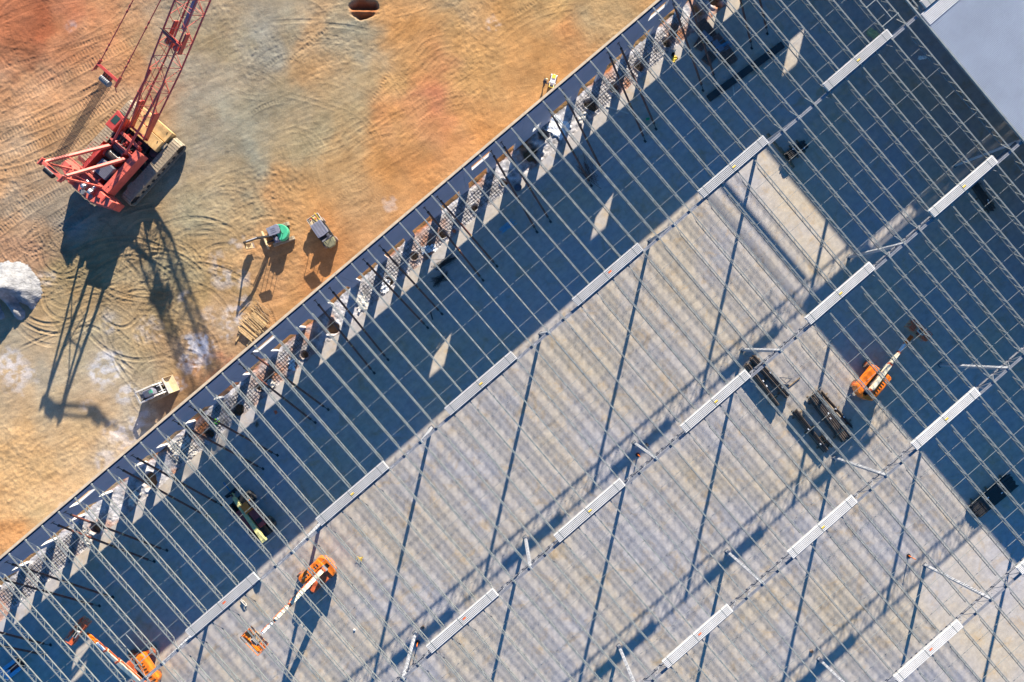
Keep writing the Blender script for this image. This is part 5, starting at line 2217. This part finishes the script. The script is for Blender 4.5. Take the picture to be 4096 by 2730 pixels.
# ------------------------------------------------------------------ delineator posts, boxes, small things
def delineator(label, px, py, tilt, rz):
    p = at(px, py, 0)
    t = thing('delineator_post', label, 'traffic post', (p.x, p.y, 0), rz, 'orange delineator posts on the slab')
    b = MB()
    b.extz([(.26 * math.cos(rad(a)), .26 * math.sin(rad(a))) for a in range(0, 360, 60)], 0, .09, top=.8)
    b.build('base', M['blackmetal'], t)
    b = MB()
    b.cyl((0, 0, .09), (tilt, 0, 1.05), .075, 12, .04)
    b.cyl((tilt, 0, 1.05), (tilt, 0, 1.13), .055, 12)
    b.build('post', M['conebright'], t)


delineator('orange post on a black base beside the steel column near the centre right', 2551, 1820, 0, 0)
delineator('orange post on a black base beside the striped column near the bottom left of centre', 1671, 2570, .05, 1.2)
delineator('orange post on a black base alone on the sunlit slab at lower right', 3634, 2224, .08, -.6)


def carton(label, px, py, w, d, h, rz, mt=None, cat='box'):
    p = at(px, py, 0)
    b = MB()
    b.box((0, 0, h / 2), (w, d, h))
    b.box((0, -.02, h + .008), (w * .98, d * .45, .012), rz=.03)
    o = b.build('carton', mt or M['cardboard'], bevel=.01)
    o.location = (p.x, p.y, 0)
    o.rotation_euler = (0, 0, rz)
    return tag(o, label, cat)


carton('small brown box on the slab up left of the lower deck bundle', 1691, 2508, .33, .3, .2, .5)
carton('brown box on the slab beside the column near the centre', 2585, 1780, .34, .32, .25, .6)
carton('small brown box on the slab near the lower right column foot', 3245, 2605, .3, .25, .2, .4)
carton('small pale block on the slab at the bottom left of the lit area', 1418, 2520, .18, .16, .1, .2, M['white'])
carton('green plastic crate on the shaded slab under the upper wall braces', 2590, 478, .34, .22, .2, .3, M['greenplastic'], 'crate')


def bucket(label, px, py, r, mt):
    p = at(px, py, 0)
    b = MB()
    n = 16
    b.cyl((0, 0, 0), (0, 0, .36), r * .85, n, r, caps=False)
    b.cyl((0, 0, .02), (0, 0, .05), r * .84, n)
    b.cyl((0, 0, .33), (0, 0, .36), r * 1.05, n, r * 1.05, caps=False)
    o = b.build('bucket', mt)
    o.location = (p.x, p.y, 0)
    return tag(o, label, 'bucket')


bucket('round grey tub on the shaded slab near the wall, right of the upper braces', 2071, 753, .42, M['canopygrey'])
bucket('small dark bucket on the slab edge near the top right', 2690, 222, .17, M['blackmetal'])
bucket('small white bucket on the slab edge near the top right', 2697, 205, .13, M['white'])
crumple('yellow_sheet', 'small yellow and red bag on the slab edge near the top right', *UV(at(2698, 236, 0)), .7, .45, .3, M['yellow'], .02, .1, 'bag', 12)
crumple('red_rag', 'small red rag on the slab edge near the centre of the wall', *UV(at(1817, 925, 0)), .35, .3, .3, M['orangetag'], .02, .05, 'rag', 13)
crumple('red_rag', 'small red rag on the shaded slab right of the worker in the green vest', *UV(at(1104, 1650, 0)), .35, .25, .9, M['orangetag'], .02, .05, 'rag', 14)
crumple('white_scrap', 'torn white wrapper caught on the shaded slab near the roof deck', *UV(at(3688, 232, 0)), .9, .4, -.6, M['white'], .02, .1, 'wrapper', 15)
crumple('yellow_tarp', 'dull yellow sheet on the shaded slab behind the top right deck bundle', *UV(at(3495, 140, 0)), .9, 1.6, .2, M['oliveboom'], .02, .08, 'sheet', 16)

# ------------------------------------------------------------------ heap of crushed stone at the left edge
c = at(38, 1165, 0)
n1, n2 = 90, 90
gx, gy = np.meshgrid(np.linspace(-4.6, 4.6, n1), np.linspace(-4.6, 4.6, n2))
wx_, wy_ = gx + c.x, gy + c.y
rr = np.hypot(gx, gy) * (1 + 0.12 * fbm(wx_, wy_, 2.5, 3, 3))
gz = 2.3 * np.clip(1 - rr / 3.3, 0, 1) ** 1.0 * (1 + 0.35 * fbm(wx_, wy_, 1.8, 3, 2)) + 0.14 * fbm(wx_, wy_, 0.4, 3, 6) * (rr < 3.8)
cut = np.clip(1.6 * (0.2 - gy - 0.25 * gx) / 2.0, 0, 1)
gz -= cut * np.clip(1 - rr / 3.7, 0, 1) * 0.9 * (1.1 + np.sin(gx * 3.2 + 2 * gy) + 1.2 * fbm(wx_, wy_, 1.2, 3, 9))
gz += 0.10 * np.clip(1 - rr / 4.3, 0, 1) - 0.10
b = MB()
vv = [(float(a), float(e), float(f)) for a, e, f in zip(gx.ravel(), gy.ravel(), gz.ravel())]
ff = [(j * n1 + i, j * n1 + i + 1, (j + 1) * n1 + i + 1, (j + 1) * n1 + i) for j in range(n2 - 1) for i in range(n1 - 1)
      if max(gz[j, i], gz[j + 1, i + 1], gz[j, i + 1], gz[j + 1, i]) > 0.03]
b.add(vv, ff)
o = b.build('gravel_heap', M['gravelpile'], smooth=True)
o.location = (c.x, c.y, 0.02)
tag(o, 'heap of pale crushed stone on the soil at the left edge', 'stone heap')
